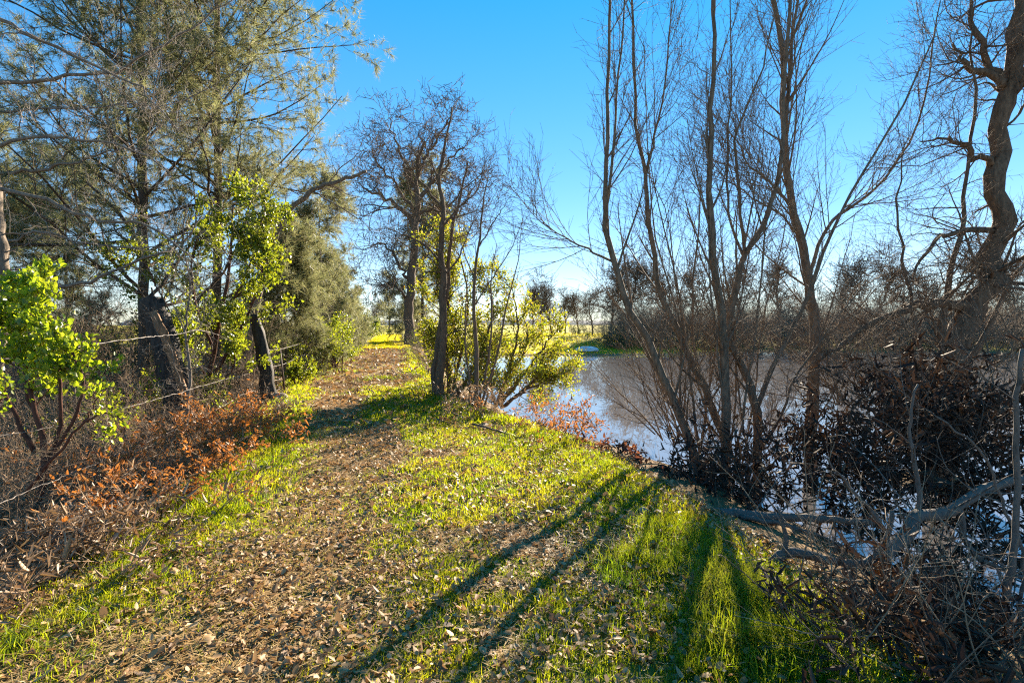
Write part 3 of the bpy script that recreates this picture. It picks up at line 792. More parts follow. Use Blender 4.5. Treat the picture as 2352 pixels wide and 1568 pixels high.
OLV = [dict(n=17, t0=0.12, t1=1.0, ang=58, asd=18, L=0.95, Lsd=0.4, k=8, wander=0.2, trop=(0, 0, 0.05), rr=0.35, taper=0.25, fall=0.2, rmin=0.006, rmax=0.03, m=4),
       dict(n=8, t0=0.15, t1=1.0, ang=48, asd=15, L=0.5, Lsd=0.4, k=5, wander=0.16, trop=(0, 0, 0.03), rr=0.55, taper=0.35, fall=0.3, rmin=0.003, rmax=0.008),
       dict(n=4, t0=0.2, t1=1.0, ang=48, asd=15, L=0.2, Lsd=0.4, k=3, wander=0.15, rr=0.6, taper=0.5, fall=0.3, rmin=0.0022, rmax=0.004)]
bare_tree('gnarled_tree', 'massive gnarled tree with shaggy bark leaning at the frame edge', dp(2165, 1080, D2), old, 61, B_OAK, B_OTW, OLV, m=12, rough=0.3)
# arching bare thicket below it
rgt = np.random.default_rng(71)
def fan(base, n, L, rng, az0, az1, el0, el1, k=12, bend=-0.03, r=0.012, wander=0.05, spr=0.25):
    out = []
    for i in range(n):
        az = radians(az0 + (az1 - az0) * rng.random()); el = radians(el0 + (el1 - el0) * rng.random())
        d = np.array([sin(az) * cos(el), cos(az) * cos(el), sin(el)])
        p = np.array(base) + np.array([rng.normal(0, spr), rng.normal(0, spr), 0]); pts = [p]
        ll = L * (0.6 + 0.5 * rng.random())
        for j in range(k - 1):
            d = unit(d + wander * rng.normal(size=3) + np.array([0, 0, bend])); p = p + d * ll / (k - 1); pts.append(p)
        out.append((np.array(pts), np.linspace(r * (0.7 + 0.6 * rng.random()), r * 0.3, k)))
    return out
TLV = [dict(n=9, t0=0.2, t1=1.0, ang=32, asd=10, L=0.9, Lsd=0.35, k=6, wander=0.07, trop=(0, 0, 0.03), rr=0.6, taper=0.35, fall=0.3, rmin=0.004, rmax=0.008, m=3),
       dict(n=7, t0=0.15, t1=1.0, ang=36, asd=12, L=0.38, Lsd=0.4, k=4, wander=0.1, rr=0.6, taper=0.5, fall=0.3, rmin=0.0024, rmax=0.004)]
for i, (px, py, dpt, n, a0, a1, lab) in enumerate([(2080, 1010, 7.2, 26, -70, 90, 'tangled bare shoots sweeping out from the gnarled tree foot'),
                                                 (1950, 930, 9.6, 26, -80, 70, 'bare brown thicket standing in the pond edge behind the trunks'),
                                                 (2290, 960, 6.8, 22, -60, 90, 'bare arching shoots crowding the right frame edge over the pond'),
                                                 (1560, 1010, 9.8, 20, -85, 30, 'low bare thicket reaching left over the water')]):
    b = dp(px, py, dpt)
    bare_tree('bare_thicket', lab, b, fan(b, int(n * 0.75), 2.5, rgt, a0, a1, 12, 75, r=0.016), 72 + i, B_WIL, B_TWIG, TLV, parts='stem', cat_='shrub', m=4, rough=0)

# ------------------------------------------------------------------ withered dark brush and cut limbs on the lake side
def brush(name, label, c, n, L, seed, nleaf, near, az=(-180, 180), el=(5, 70), leafL=0.10, leafW=0.024, mat=None, bark=None, catn='brush', per=None, spr=0.3, r=0.009, bend=-0.02, updir=-0.2):
    rng = np.random.default_rng(seed)
    st = fan(c, n, L, rng, az[0], az[1], el[0], el[1], 9, bend, r, 0.10, spr)
    lv = [dict(n=8, t0=0.2, t1=1.0, ang=42, asd=14, L=0.42 * L / 1.1, Lsd=0.35, k=5, wander=0.12, trop=(0, 0, 0.02), rr=0.55, taper=0.4, fall=0.3, rmin=0.0025, rmax=0.006)]
    return leafy(name, label, c, st, seed, bark or B_DRK, mat or DARKL, lv, leafL, leafW, nleaf, catn=catn, near=near, sp=0.02, fold=0.22, curl=0.55, m=4, updir=updir)
def on_ground(px, py, dz=0.0, it=6):
    z = 0.0
    for _ in range(it):
        p = gp(px, py, z); z = gz(p[0], p[1])
    p[2] = z + dz
    return p
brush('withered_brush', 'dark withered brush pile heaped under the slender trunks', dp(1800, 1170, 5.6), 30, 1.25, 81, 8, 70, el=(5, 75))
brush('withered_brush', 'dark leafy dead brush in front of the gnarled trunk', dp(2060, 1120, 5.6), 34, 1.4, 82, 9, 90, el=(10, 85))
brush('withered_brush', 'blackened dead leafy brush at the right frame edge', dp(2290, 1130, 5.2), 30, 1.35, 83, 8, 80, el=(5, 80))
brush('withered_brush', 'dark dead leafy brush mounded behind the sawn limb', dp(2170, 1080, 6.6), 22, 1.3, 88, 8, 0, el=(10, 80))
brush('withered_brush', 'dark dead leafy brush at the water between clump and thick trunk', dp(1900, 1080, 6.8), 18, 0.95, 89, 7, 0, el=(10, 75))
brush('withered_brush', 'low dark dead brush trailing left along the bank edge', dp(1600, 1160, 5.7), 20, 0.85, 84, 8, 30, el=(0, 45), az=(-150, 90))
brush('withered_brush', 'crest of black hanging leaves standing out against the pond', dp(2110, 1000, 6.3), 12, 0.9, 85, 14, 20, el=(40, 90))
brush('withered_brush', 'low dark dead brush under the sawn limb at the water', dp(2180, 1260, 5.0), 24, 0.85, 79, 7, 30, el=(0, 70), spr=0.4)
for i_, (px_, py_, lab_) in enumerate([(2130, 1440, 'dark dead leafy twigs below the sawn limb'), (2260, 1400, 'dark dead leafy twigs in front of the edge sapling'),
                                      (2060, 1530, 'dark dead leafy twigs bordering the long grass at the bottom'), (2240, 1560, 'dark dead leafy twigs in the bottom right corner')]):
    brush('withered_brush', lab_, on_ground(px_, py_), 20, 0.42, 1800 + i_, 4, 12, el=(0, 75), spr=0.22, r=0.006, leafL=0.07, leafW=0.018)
brush('rusty_seedling', 'small rust-leaved seedling at the water edge beside the grass', dp(1390, 1100, 6.6), 12, 0.5, 86, 6, 0, el=(30, 85), leafL=0.07, leafW=0.035, mat=m_leaf('maroon_leaves', [(0.10, 0.04, 0.03), (0.2, 0.08, 0.05)], [(0.3, 0.1, 0.05), (0.4, 0.15, 0.05)], 0.3), spr=0.25, r=0.006)
brush('rusty_seedling', 'small russet bramble leaning over the pond below the yellow shrub', dp(1300, 1030, 8.2), 14, 0.7, 87, 4, 0, el=(25, 85), leafL=0.06, leafW=0.03, mat=RUST, spr=0.3, r=0.005)
# fallen grey limbs
def limb(name, label, stems, bark=B_DEAD, m=9, seed=0, twn=5, cutend=False, catn='fallen branch', twL=0.5):
    rng = np.random.default_rng(seed)
    b = stems[0][0][0]
    t = thing(name, label, catn, b)
    for i, (P, R) in enumerate(stems):
        V, Q, T = tubes(P, R, m, 0.10, seed + i, cap=True)
        lo_ = mk('limb' if i == 0 else 'branch', V, [Q, np.array(T)], bark, t, True)
        if i == 0: first_ = lo_
    if twn:
        P, R = cat(*[(p[None], r[None]) for p, r in stems])
        P2, R2 = spawn(P, R, twn, rng, 0.3, 1, 50, 15, twL, 0.4, 7, 0.14, (0, 0, 0.02), 0.35, 0.3, 0.2, 0.003, 0.009)
        P3, R3 = spawn(P2, R2, 4, rng, 0.3, 1, 45, 15, twL * 0.4, 0.4, 4, 0.15, (0, 0, 0.0), 0.6, 0.4, 0.2, 0.0018, 0.004)
        mt_ = MB(); V, Q, _ = tubes(P2, R2, 4); mt_.add(V, Q); V, Q, _ = tubes(P3, R3, 3); mt_.add(V, Q)
        mt_.build('twigs', bark, t, False, 'stuff')
    if cutend:
        P, R = stems[0]
        d = unit(P[0] - P[1])
        V, Q, T = tubes(np.array([P[0] - d * 0.002, P[0] + d * 0.006]), np.array([R[0] * 0.93, R[0] * 0.9]), 14, 0.05, 3, cap=True)
        mk('cut_face', V, [Q, np.array(T)], CUT, first_)
    return t
D3 = 3.4
limb('fallen_branch', 'smooth grey curved branch lying across the long grass edge', [
    leader([(1757, 1312), (1800, 1272), (1860, 1275), (1920, 1290), (1985, 1292), (2015, 1270), (2040, 1225), (2050, 1170)], D3, 0.075, 0.028, 26, 0.004, 91),
    leader([(1802, 1274), (1806, 1240), (1798, 1200), (1786, 1165)], D3, 0.04, 0.015, 10, 0.004, 92)], seed=90, twn=3)
limb('sawn_limb', 'thick grey sawn limb with orange cut face pointing forward', [
    leader([(2018, 1305), (2040, 1262), (2085, 1225), (2105, 1185), (2150, 1180), (2195, 1165), (2235, 1135), (2300, 1110), (2400, 1090)], [3.45, 3.65, 3.9, 4.0, 4.1, 4.1, 4.2, 4.3, 4.5], 0.115, 0.07, 30, 0.006, 93),
    leader([(2105, 1190), (2112, 1120), (2095, 1040), (2090, 960), (2110, 880)], 4.05, 0.045, 0.015, 16, 0.01, 94),
    leader([(2200, 1165), (2215, 1220), (2235, 1270), (2290, 1300), (2360, 1330)], 4.1, 0.05, 0.03, 14, 0.008, 95),
    leader([(2060, 1250), (2000, 1170), (1940, 1110), (1890, 1040)], [3.85, 3.9, 3.9, 3.9], 0.04, 0.01, 14, 0.01, 96)], seed=97, twn=6, cutend=True, twL=0.7)
limb('fallen_log', 'long thin dark log lying under the withered brush', [
    leader([(1580, 1190), (1640, 1180), (1750, 1185), (1860, 1190), (2010, 1200)], 4.5, 0.12, 0.05, 20, 0.006, 98),
    leader([(1700, 1186), (1820, 1210), (1960, 1260)], 4.45, 0.05, 0.02, 10, 0.006, 99)], seed=100, twn=4)
limb('fallen_stick', 'thin dark stick lying on the sunny grass', [leader([on_ground(1085, 982, 0.06), on_ground(1140, 996, 0.05), on_ground(1200, 1012, 0.03)], 0, 0.035, 0.018, 10, 0.004, 101)], seed=102, twn=0, bark=B_OAK, catn='stick')
for i, (pts, lab) in enumerate([([(2328, 1620), (2320, 1500), (2312, 1380), (2325, 1260), (2338, 1100), (2330, 940), (2350, 800)], 'pale grey sapling stem rising at the right frame edge'),
                                ([(2190, 1590), (2225, 1520), (2260, 1470), (2300, 1445), (2345, 1438)], 'pale hooked twig arching at the lower right corner'),
                                ([(2380, 1600), (2345, 1430), (2352, 1290), (2300, 1150), (2250, 1030), (2150, 960)], 'thin grey shoot bending left beside the edge sapling')]):
    w_ = [0.055, 0.014, 0.028][i]
    limb('bare_sapling', lab, [leader(pts, 2.9 + 0.2 * i, w_, w_ * 0.4, 24, 0.006, 110 + i)], seed=111 + i, twn=6 if i != 1 else 3, bark=B_DEAD, m=7, catn='sapling', twL=0.6)
# tangle of dry stems in the lower right corner
rgd = np.random.default_rng(121)
for i, (px, py, lab) in enumerate([(2080, 1480, 'tangle of thin dry grey stems behind the long grass'), (2250, 1430, 'dense tangle of dead stems in the lower right corner'),
                                   (1950, 1400, 'dry arching stems under the curved grey branch'), (2180, 1560, 'low dead stems at the bottom right')]):
    b = on_ground(px, py)
    st = fan(b, 26, 0.95, rgd, -120, 120, 5, 80, 9, -0.05, 0.0045, 0.10, 0.25)
    bare_tree('dead_weed', lab, b, st, 122 + i, B_DRK if i % 2 else B_BRUSH, B_DRK, [dict(n=5, t0=0.3, t1=1, ang=40, asd=15, L=0.35, Lsd=0.4, k=5, wander=0.12, rr=0.6, taper=0.4, rmin=0.0016, rmax=0.003)], parts='stem', cat_='brush', m=4, rough=0)

# ------------------------------------------------------------------ left side: pines, bare oak, manzanita
def base_at(px, depth):
    x = (px - 1176) / F * depth
    return (x, depth, gz(x, depth))
pine('pine_tree', 'tall grey-green pine with wispy drooping needles over the path', base_at(325, 12.5), 18.0, 201, 84, 5.2, 1.0, (0.3, 0.0), low=0.10)
pine('pine_tree', 'pine standing behind the manzanita with fine twiggy lower limbs', base_at(490, 14.0), 18.5, 202, 76, 4.7, 1.0, (0.4, 0.2), low=0.24)
pA = pine('pine_tree', 'mid-sized grey pine further along the fence line', base_at(735, 20.0), 7.2, 203, 28, 2.4, 1.0, (0.1, 0), needle_n=18, nw=0.013, low=0.04)
pB = pine('pine_tree', 'bushy low pine overhanging the left path edge', base_at(650, 15.5), 4.2, 204, 26, 2.0, 1.0, (0.1, 0), needle_n=18, nw=0.011, low=0.03)
def cp(src, px, depth, rz, sc, lab, group=None):
    b = base_at(px, depth); return copy_thing(src, b, rz, sc, lab, group)
cp(pA, 745, 30, 1.1, 0.85, 'pine at the bend of the path beyond the grey one')
cp(pB, 755, 26, 2.0, 1.0, 'low pine with golden needles beside the shaded path')
cp(pA, 800, 44, 2.3, 0.9, 'small distant pine at the left end of the path')
cp(pA, 610, 24, 4.0, 0.95, 'grey pine half hidden behind the manzanita tree')
cp(pA, -60, 17, 5.0, 1.2, 'pine rising at the left frame edge behind bare twigs')
cp(pA, 150, 20, 0.6, 1.15, 'pine in the gap between left edge and tall pine')
cp(pA, 975, 47, 3.0, 2.2, 'green pine standing behind the big bare oak')
cp(pB, 965, 50, 3.0, 1.0, 'low dark pine at the right side of the path end')

D4 = 7.6
def ol(pts, w0, w1, s, d=D4, k=20, j=0.02): return leader(pts, d, w0 * 0.72, w1 * 0.8, k, j, s)
oak = [ol([(-25, 1000), (-10, 820), (5, 640), (0, 520), (-20, 380), (-60, 200)], 0.30, 0.16, 211, 8.0, 24),
       ol([(-20, 430), (60, 445), (150, 480), (230, 505), (300, 508), (360, 530), (420, 570), (450, 615)], 0.09, 0.02, 212, 7.4),
       ol([(-60, 10), (60, 75), (140, 115), (200, 140), (300, 190), (350, 235), (420, 310)], 0.075, 0.015, 213, 7.0),
       ol([(-40, 200), (40, 188), (130, 180), (240, 168), (310, 145), (400, 90), (470, 40), (540, -10)], 0.10, 0.02, 214, 8.2),
       ol([(-20, 335), (60, 318), (140, 312), (220, 325), (290, 338), (360, 375), (420, 425)], 0.08, 0.015, 215, 7.4),
       ol([(-20, 255), (80, 250), (180, 248), (290, 240), (380, 245), (480, 200), (600, 130)], 0.06, 0.012, 216, 9.2),
       ol([(-10, 400), (90, 390), (170, 370), (270, 345), (340, 340)], 0.10, 0.02, 217, 9.5),
       ol([(5, 640), (150, 655), (250, 630), (340, 590), (410, 560), (470, 500)], 0.10, 0.025, 218, 8.4),
       ol([(330, 345), (345, 300), (350, 230), (375, 130), (400, 40)], 0.035, 0.012, 219, 7.4),
       ol([(0, 560), (90, 530), (200, 560), (330, 570), (430, 545)], 0.07, 0.015, 220, 9.0)]
OAKLV = [dict(n=13, t0=0.1, t1=1.0, ang=55, asd=20, L=0.75, Lsd=0.4, k=9, wander=0.26, trop=(0, 0, -0.01), rr=0.38, taper=0.25, fall=0.1, rmin=0.005, rmax=0.014, m=4),
         dict(n=7, t0=0.15, t1=1.0, ang=50, asd=18, L=0.38, Lsd=0.4, k=6, wander=0.28, rr=0.55, taper=0.4, fall=0.2, rmin=0.0028, rmax=0.006),
         dict(n=4, t0=0.2, t1=1.0, ang=50, asd=18, L=0.15, Lsd=0.4, k=4, wander=0.25, rr=0.6, taper=0.5, fall=0.2, rmin=0.0020, rmax=0.003)]
bare_tree('bare_oak', 'bare oak reaching pale crooked branches in from the left edge', dp(-25, 1000, 8.0), oak, 231, B_GREY, B_GTW, OAKLV)
sap = [ol([(425, 1000), (432, 930), (436, 850), (425, 780), (430, 720), (438, 650), (420, 560), (430, 470)], 0.085, 0.02, 241, 8.6, 26, 0.008),
       ol([(433, 890), (410, 870), (385, 800), (350, 740)], 0.03, 0.01, 242, 8.6, 12),
       ol([(428, 790), (470, 720), (480, 640), (500, 570)], 0.03, 0.01, 243, 8.6, 12),
       ol([(426, 770), (395, 700), (385, 640), (360, 590)], 0.03, 0.008, 244, 8.6, 12)]
bare_tree('bare_sapling', 'slender grey sapling growing beside the charred stump', dp(425, 1000, 8.6), sap, 245, B_GREY, B_GTW, [dict(OAKLV[0], n=10, L=0.5), dict(OAKLV[1], n=5, L=0.28), dict(OAKLV[2], n=3)])
lean = [ol([(560, 930), (585, 720), (640, 525), (690, 460), (740, 430), (790, 412), (845, 394)], 0.24, 0.09, 251, 13.0, 26, 0.02),
        ol([(720, 440), (770, 470), (820, 500), (880, 560)], 0.05, 0.012, 252, 13.0, 14),
        ol([(740, 430), (800, 370), (840, 340)], 0.05, 0.012, 253, 13.0, 14)]
bare_tree('leaning_oak', 'bare trunk leaning right above the manzanita tree', dp(560, 930, 13.0), lean, 254, B_GREY, B_OTW, [dict(OAKLV[0], n=16, L=1.1), dict(OAKLV[1], n=7, L=0.55), dict(OAKLV[2], n=4, L=0.22)])

MLV = [dict(n=8, t0=0.35, t1=1.0, ang=42, asd=12, L=0.5, Lsd=0.3, k=6, wander=0.14, trop=(0, 0, 0.06), rr=0.55, taper=0.4, fall=0.2, rmin=0.004, rmax=0.012, m=4),
       dict(n=6, t0=0.3, t1=1.0, ang=42, asd=12, L=0.22, Lsd=0.3, k=4, wander=0.12, trop=(0, 0, 0.10), rr=0.6, taper=0.5, fall=0.2, rmin=0.0025, rmax=0.005)]
def st_(pts, d, w0, w1, s, k=14): return leader(pts, d, w0, w1, k, 0.01, s)
D5 = 5.0
mz = [st_([(80, 1200), (100, 1060), (90, 960), (60, 860), (40, 760)], D5, 0.07, 0.02, 261), st_([(90, 1100), (130, 1000), (140, 900), (120, 800), (110, 700)], D5 + 0.1, 0.05, 0.015, 262),
      st_([(95, 1080), (170, 960), (190, 880), (160, 800)], D5 - 0.1, 0.04, 0.015, 263), st_([(80, 1040), (20, 920), (-20, 800), (-10, 700)], D5, 0.045, 0.015, 264), st_([(100, 1000), (60, 880), (90, 760), (80, 660)], D5 + 0.2, 0.04, 0.012, 265)]
leafy('manzanita_bush', 'bright green round-leaved bush at the left edge behind the wire', dp(80, 1200, D5), mz, 266, B_MANZ, MANZ, [dict(MLV[0], t0=0.55, L=0.34), dict(MLV[1], L=0.16)], 0.058, 0.043, 20, near=240, sp=0.03, updir=0.4)
mz2 = [st_([(60, 1130), (130, 1040), (190, 970), (240, 950), (280, 970)], 4.4, 0.03, 0.008, 267), st_([(190, 975), (215, 930), (220, 900)], 4.4, 0.015, 0.006, 268), st_([(200, 970), (230, 985), (250, 1000)], 4.4, 0.012, 0.006, 269)]
leafy('manzanita_sprig', 'small bright green leafy sprig hanging low by the wire', dp(60, 1130, 4.4), mz2, 270, B_MANZ, MANZ, [dict(n=6, t0=0.6, t1=1.0, ang=45, asd=15, L=0.16, Lsd=0.3, k=5, wander=0.12, trop=(0, 0, 0.05), rr=0.6, taper=0.5, rmin=0.0025, rmax=0.004)], 0.050, 0.038, 8, near=110, sp=0.02)
mz3 = [st_([(-60, 1250), (-30, 1050), (-10, 950), (5, 900)], 4.2, 0.03, 0.01, 271)]
leafy('manzanita_sprig', 'cut-off green leaves at the left frame edge under the bush', dp(-60, 1250, 4.2), mz3, 272, B_MANZ, MANZ, [dict(MLV[0], L=0.16, t0=0.5, n=6), dict(MLV[1], L=0.1, n=3)], 0.05, 0.037, 6, near=40, sp=0.02)
D6 = 10.6
mt3 = [st_([(470, 960), (480, 860), (500, 760), (520, 660), (530, 560), (535, 470)], D6, 0.14, 0.03, 281), st_([(480, 880), (540, 780), (590, 680), (610, 580)], D6 - 0.2, 0.08, 0.02, 282),
       st_([(490, 800), (450, 700), (440, 600), (470, 500)], D6 + 0.3, 0.07, 0.02, 283), st_([(500, 900), (535, 840), (545, 770)], D6 - 0.3, 0.05, 0.015, 284),
       st_([(500, 740), (570, 620), (600, 520), (570, 460)], D6, 0.06, 0.015, 285), st_([(470, 920), (420, 840), (400, 780)], D6, 0.04, 0.012, 286), st_([(470, 860), (380, 700), (330, 600), (280, 580)], D6 + 0.8, 0.05, 0.012, 287),
       st_([(520, 700), (590, 640), (625, 600), (630, 540)], D6 - 0.1, 0.05, 0.015, 288)]
leafy('manzanita_tree', 'tall rounded manzanita with glossy yellow-green crown by the fence', dp(470, 960, D6), mt3, 289, B_MANZ, MANZ2, [dict(MLV[0], n=10, L=0.75, t0=0.3), dict(MLV[1], n=7, L=0.30)], 0.066, 0.048, 30, catn='tree', near=0, sp=0.05, updir=0.3)
def small_bush(name, label, px, depth, H, Wd, seed, mat, L=0.06, per=16, n=10, bark=B_MANZ, group=None, asp=0.6):
    rng = np.random.default_rng(seed)
    b = base_at(px, depth)
    st = fan(b, n, H, rng, -180, 180, 35, 88, 8, 0.0, 0.018, 0.1, Wd * 0.22)
    return leafy(name, label, b, st, seed, bark, mat, [dict(MLV[0], n=7, L=0.34 * H, t0=0.2), dict(MLV[1], n=5, L=0.18 * H)], L, L * asp, per, group=group, near=0, sp=0.05 * H / 1.5)
small_bush('green_shrub', 'small bright shrub under the pines beside the far fence', 735, 17.0, 1.5, 1.4, 301, MANZ2, 0.075)
bs2 = small_bush('green_shrub', 'tiny green shrub at the foot of the thin fence stakes', 690, 13.5, 0.7, 0.6, 302, MANZ2, 0.06, 8, 6)
cp(bs2, 765, 19.0, 2.0, 1.5, 'little leafy shrub on the left grass verge')
small_bush('green_shrub', 'low green shrub at the foot of the manzanita tree', 470, 10.0, 1.0, 0.7, 303, MANZ2, 0.055, 9)
small_bush('green_shrub', 'shaded green shrub behind the near wire fence', 250, 8.0, 1.3, 1.4, 304, MANZ2, 0.055, 8)
gs = small_bush('green_shrub', 'sunlit green shrub at the left end of the path', 822, 36, 2.2, 1.8, 305, MANZ2, 0.14, 7)
cp(gs, 845, 48, 1.0, 0.9, 'farthest green shrub on the left of the path')
cp(gs, 962, 42, 2.2, 0.45, 'green clump at the foot of the big oak')

# ------------------------------------------------------------------ charred stump, fence and rock
def ring_solid(name, prof, mat, parent, m=14, rough=0.2, seed=0):
    P = np.array([p for p, _ in prof]); R = np.array([r for _, r in prof])
    V, Q, T = tubes(P, R, m, rough, seed, cap=True)
    return mk(name, V, [Q, np.array(T)], mat, parent, True)
D7 = 9.4
sb = dp(425, 985, D7)
stp = thing('charred_stump', 'leaning hollow black charred stump with a split brown slab', 'stump', sb)
stump = resample(poly([(425, 1000), (405, 900), (380, 800), (358, 730), (345, 690)], D7), 14, 0.01, 5)
V, Q, T = tubes(stump, np.linspace(0.25, 0.17, 14), 16, 0.35, 7, cap=False)
mk('shell', V, [Q], B_CHAR, stp, True)
V, Q, T = tubes(stump[:13], np.linspace(0.17, 0.10, 13), 12, 0.3, 8, cap=True)
mk('heartwood', V, [Q, np.array(T)], B_CHAR, stp, True)
for i, (a, b) in enumerate([((348, 660), (362, 740)), ((372, 676), (380, 750)), ((330, 690), (345, 760))]):
    ring_solid('splinter', [(dp(*b, D7), 0.09), (dp((a[0] + b[0]) / 2, (a[1] + b[1]) / 2, D7), 0.05), (dp(*a, D7), 0.01)], B_CHAR, stp, 6, 0.3, i)
def slab_between(name, P, w, th, mat, parent, seed=0, nx=None):
    P = resample(np.array(P), 14, 0.006, seed); rng = np.random.default_rng(seed)
    T = unit(np.gradient(P, axis=0)); ref = np.array([1.0, 0.2, 0]) if nx is None else np.array(nx)
    A = unit(ref - (T * ref).sum(1, keepdims=True) * T); B = np.cross(T, A)
    wv = w * (0.85 + 0.3 * rng.random(14))[:, None] / 2
    V = np.stack([P - A * wv - B * th / 2, P + A * wv - B * th / 2, P + A * wv + B * th / 2, P - A * wv + B * th / 2], 1).reshape(-1, 3)
    Q = []
    for i in range(13):
        for j in range(4):
            Q.append((i * 4 + j, i * 4 + (j + 1) % 4, i * 4 + 4 + (j + 1) % 4, i * 4 + 4 + j))
    Q += [(3, 2, 1, 0), (52, 53, 54, 55)]
    return mk(name, V, [np.array(Q)], mat, parent)
slab_between('split_slab', [dp(352, 715, D7 - 0.42), dp(385, 790, D7 - 0.44), (dp(412, 870, D7 - 0.46)), dp(444, 960, D7 - 0.45)], 0.13, 0.06, B_SPLIT, stp, 3)
fp = on_ground(622, 918)
fence = thing('wire_fence', 'old barbed wire fence strung along the brush on the left', 'fence', fp)
dpst = fp[1]
ring_solid('charred_post', [(p, r) for p, r in zip(resample(poly([(624, 930), (612, 860), (600, 790), (588, 745), (584, 722)], dpst), 12, 0.006, 3), np.linspace(0.16, 0.075, 12))], B_CHAR, fence, 12, 0.25, 5)
stakes = [(655, 905, 800), (693, 862, 758), (730, 838, 775), (770, 822, 770), (180, 1090, 840)]
spos = []
for px, py, top in stakes:
    b = on_ground(px, py)
    tpt = dp(px - 12, top, b[1])
    ring_solid('stake', [(b - (0, 0, 0.1), 0.022), ((b + tpt) / 2, 0.02), (tpt, 0.016)], STEEL, fence, 6, 0.1, px)
strands = [([(-260, 838), (0, 826), (150, 800), (330, 775), (405, 768), (480, 762), (600, 815)], [3.6, 4.6, 5.6, 7.2, 8.0, 8.9, 11.4], 0.0055),
           ([(-200, 1010), (0, 1000), (160, 970), (290, 935), (400, 905), (520, 870), (608, 850)], [3.6, 4.3, 5.3, 6.4, 7.6, 9.4, 11.4], 0.0032),
           ([(-100, 1200), (60, 1130), (230, 1060), (360, 1005), (480, 950), (560, 905), (618, 885)], [3.5, 4.3, 5.4, 6.8, 8.4, 10, 11.5], 0.0032),
           ([(-100, 1300), (60, 1210), (210, 1130), (330, 1060), (470, 985), (560, 930), (620, 905)], [3.4, 4.2, 5.2, 6.3, 8.2, 10, 11.5], 0.0032),
           ([(600, 805), (650, 800), (693, 790), (730, 795), (770, 785), (815, 780)], [11.5, 13, 15, 18, 21, 26], 0.006),
           ([(606, 845), (655, 835), (695, 815), (730, 808), (770, 798), (815, 790)], [11.5, 13, 15, 18, 21, 26], 0.005),
           ([(612, 880), (655, 865), (697, 838), (730, 822), (770, 808), (815, 796)], [11.5, 13, 15, 18, 21, 26], 0.005),
           ([(616, 905), (655, 885), (700, 852), (735, 832), (770, 815), (815, 800)], [11.5, 13, 15, 18, 21, 26], 0.005)]
for i, (pts, ds, r) in enumerate(strands):
    P = resample(poly(pts, ds), 90, 0.005, i)
    if i in (0, 1, 2, 3):
        a = np.linspace(0, 130, 90); off = np.stack([np.cos(a), np.sin(a) * 0.3, np.sin(a)], -1) * r * 0.7
        Pp = np.stack([P + off, P - off]); Rr = np.full((2, 90), r * 0.6)
    else:
        Pp = P[None]; Rr = np.full((1, 90), r)
    V, Q, _ = tubes(Pp, Rr, 4)
    mk('wire_strand', V, [Q], WIRE, fence)
def rock(name, label, c, r, seed):
    rng = np.random.default_rng(seed)
    m, k = 14, 9
    V = []
    for i in range(k):
        ph = pi * i / (k - 1)
        for j in range(m):
            th = 2 * pi * j / m
            d = np.array([sin(ph) * cos(th), sin(ph) * sin(th), cos(ph)])
            V.append(np.array(c) + d * np.array(r) * (1 + 0.28 * (vnoise(d[0] * 2 + seed, d[1] * 2 + d[2] * 1.7) - 0.5)))
    Q = [(i * m + j, i * m + (j + 1) % m, (i + 1) * m + (j + 1) % m, (i + 1) * m + j) for i in range(k - 1) for j in range(m)]
    return tag(mk(name, np.array(V), [np.array(Q)], ROCK, smooth=True), label, 'rock')
rock('rock', 'rounded tan rock at the foot of the charred fence post', on_ground(641, 920, 0.06), (0.17, 0.13, 0.11), 4)
rock('stone', 'small pale stone among the grass below the dark brush', on_ground(1478, 1180, 0.02), (0.05, 0.04, 0.035), 9)

# ------------------------------------------------------------------ dry brush along the left edge of the path
def dry(label, px, py, n, L, seed, mat, leafL, leafW, per, near=0, el=(0, 55), name='dry_shrub', bark=None, az=(-180, 180), spr=0.25, r=0.005, updir=0.0):
    return brush(name, label, on_ground(px, py, 0.02), n, L, seed, per, near, az, el, leafL, leafW, mat, bark or B_BRUSH, 'shrub', spr=spr, r=r, updir=updir)
dry('rust-orange leaved low shrub sprawling onto the green verge', 400, 1095, 22, 0.75, 401, RUST, 0.05, 0.03, 6, 60)
dry('rust-leaved sprawling shrub under the green sprig', 250, 1130, 20, 0.8, 402, RUST, 0.048, 0.028, 6, 50)
dry('reddish-orange seedling tip jutting at the path edge', 575, 1000, 12, 0.45, 403, RUST, 0.055, 0.035, 6)
dry('grey-tan withered seedling in front of the stump', 365, 1030, 16, 0.62, 404, TANL, 0.06, 0.038, 8, 30, el=(15, 80))
dry('brown withered shrub between stump and path', 490, 1010, 26, 0.7, 405, RUST, 0.045, 0.022, 7, 0, el=(5, 60), spr=0.4)
dry('small upright orange-leaved seedling left of the rust shrub', 150, 1120, 10, 0.6, 406, RUST, 0.05, 0.03, 5, 0, el=(40, 85), spr=0.1)
dry('heap of curled tan leaves and broken stems at the lower left', 150, 1300, 30, 0.55, 407, CURLB, 0.075, 0.013, 7, 90, el=(0, 50), name='dry_leaf_heap', spr=0.3)
dry('dry curled leaf brush at the left edge below the bush', 20, 1240, 28, 0.65, 408, CURLB, 0.08, 0.014, 6, 60, el=(0, 60), name='dry_leaf_heap', spr=0.3)
dry('dark curled leaf heap in the lower left corner', 40, 1370, 24, 0.5, 409, CURLB, 0.065, 0.012, 6, 40, el=(0, 40), name='dry_leaf_heap', spr=0.3)
dry('withered brown brush at the right foot of the slender dark tree', 1120, 955, 18, 0.7, 410, CURLB, 0.06, 0.02, 4, 0, el=(10, 80), spr=0.3)
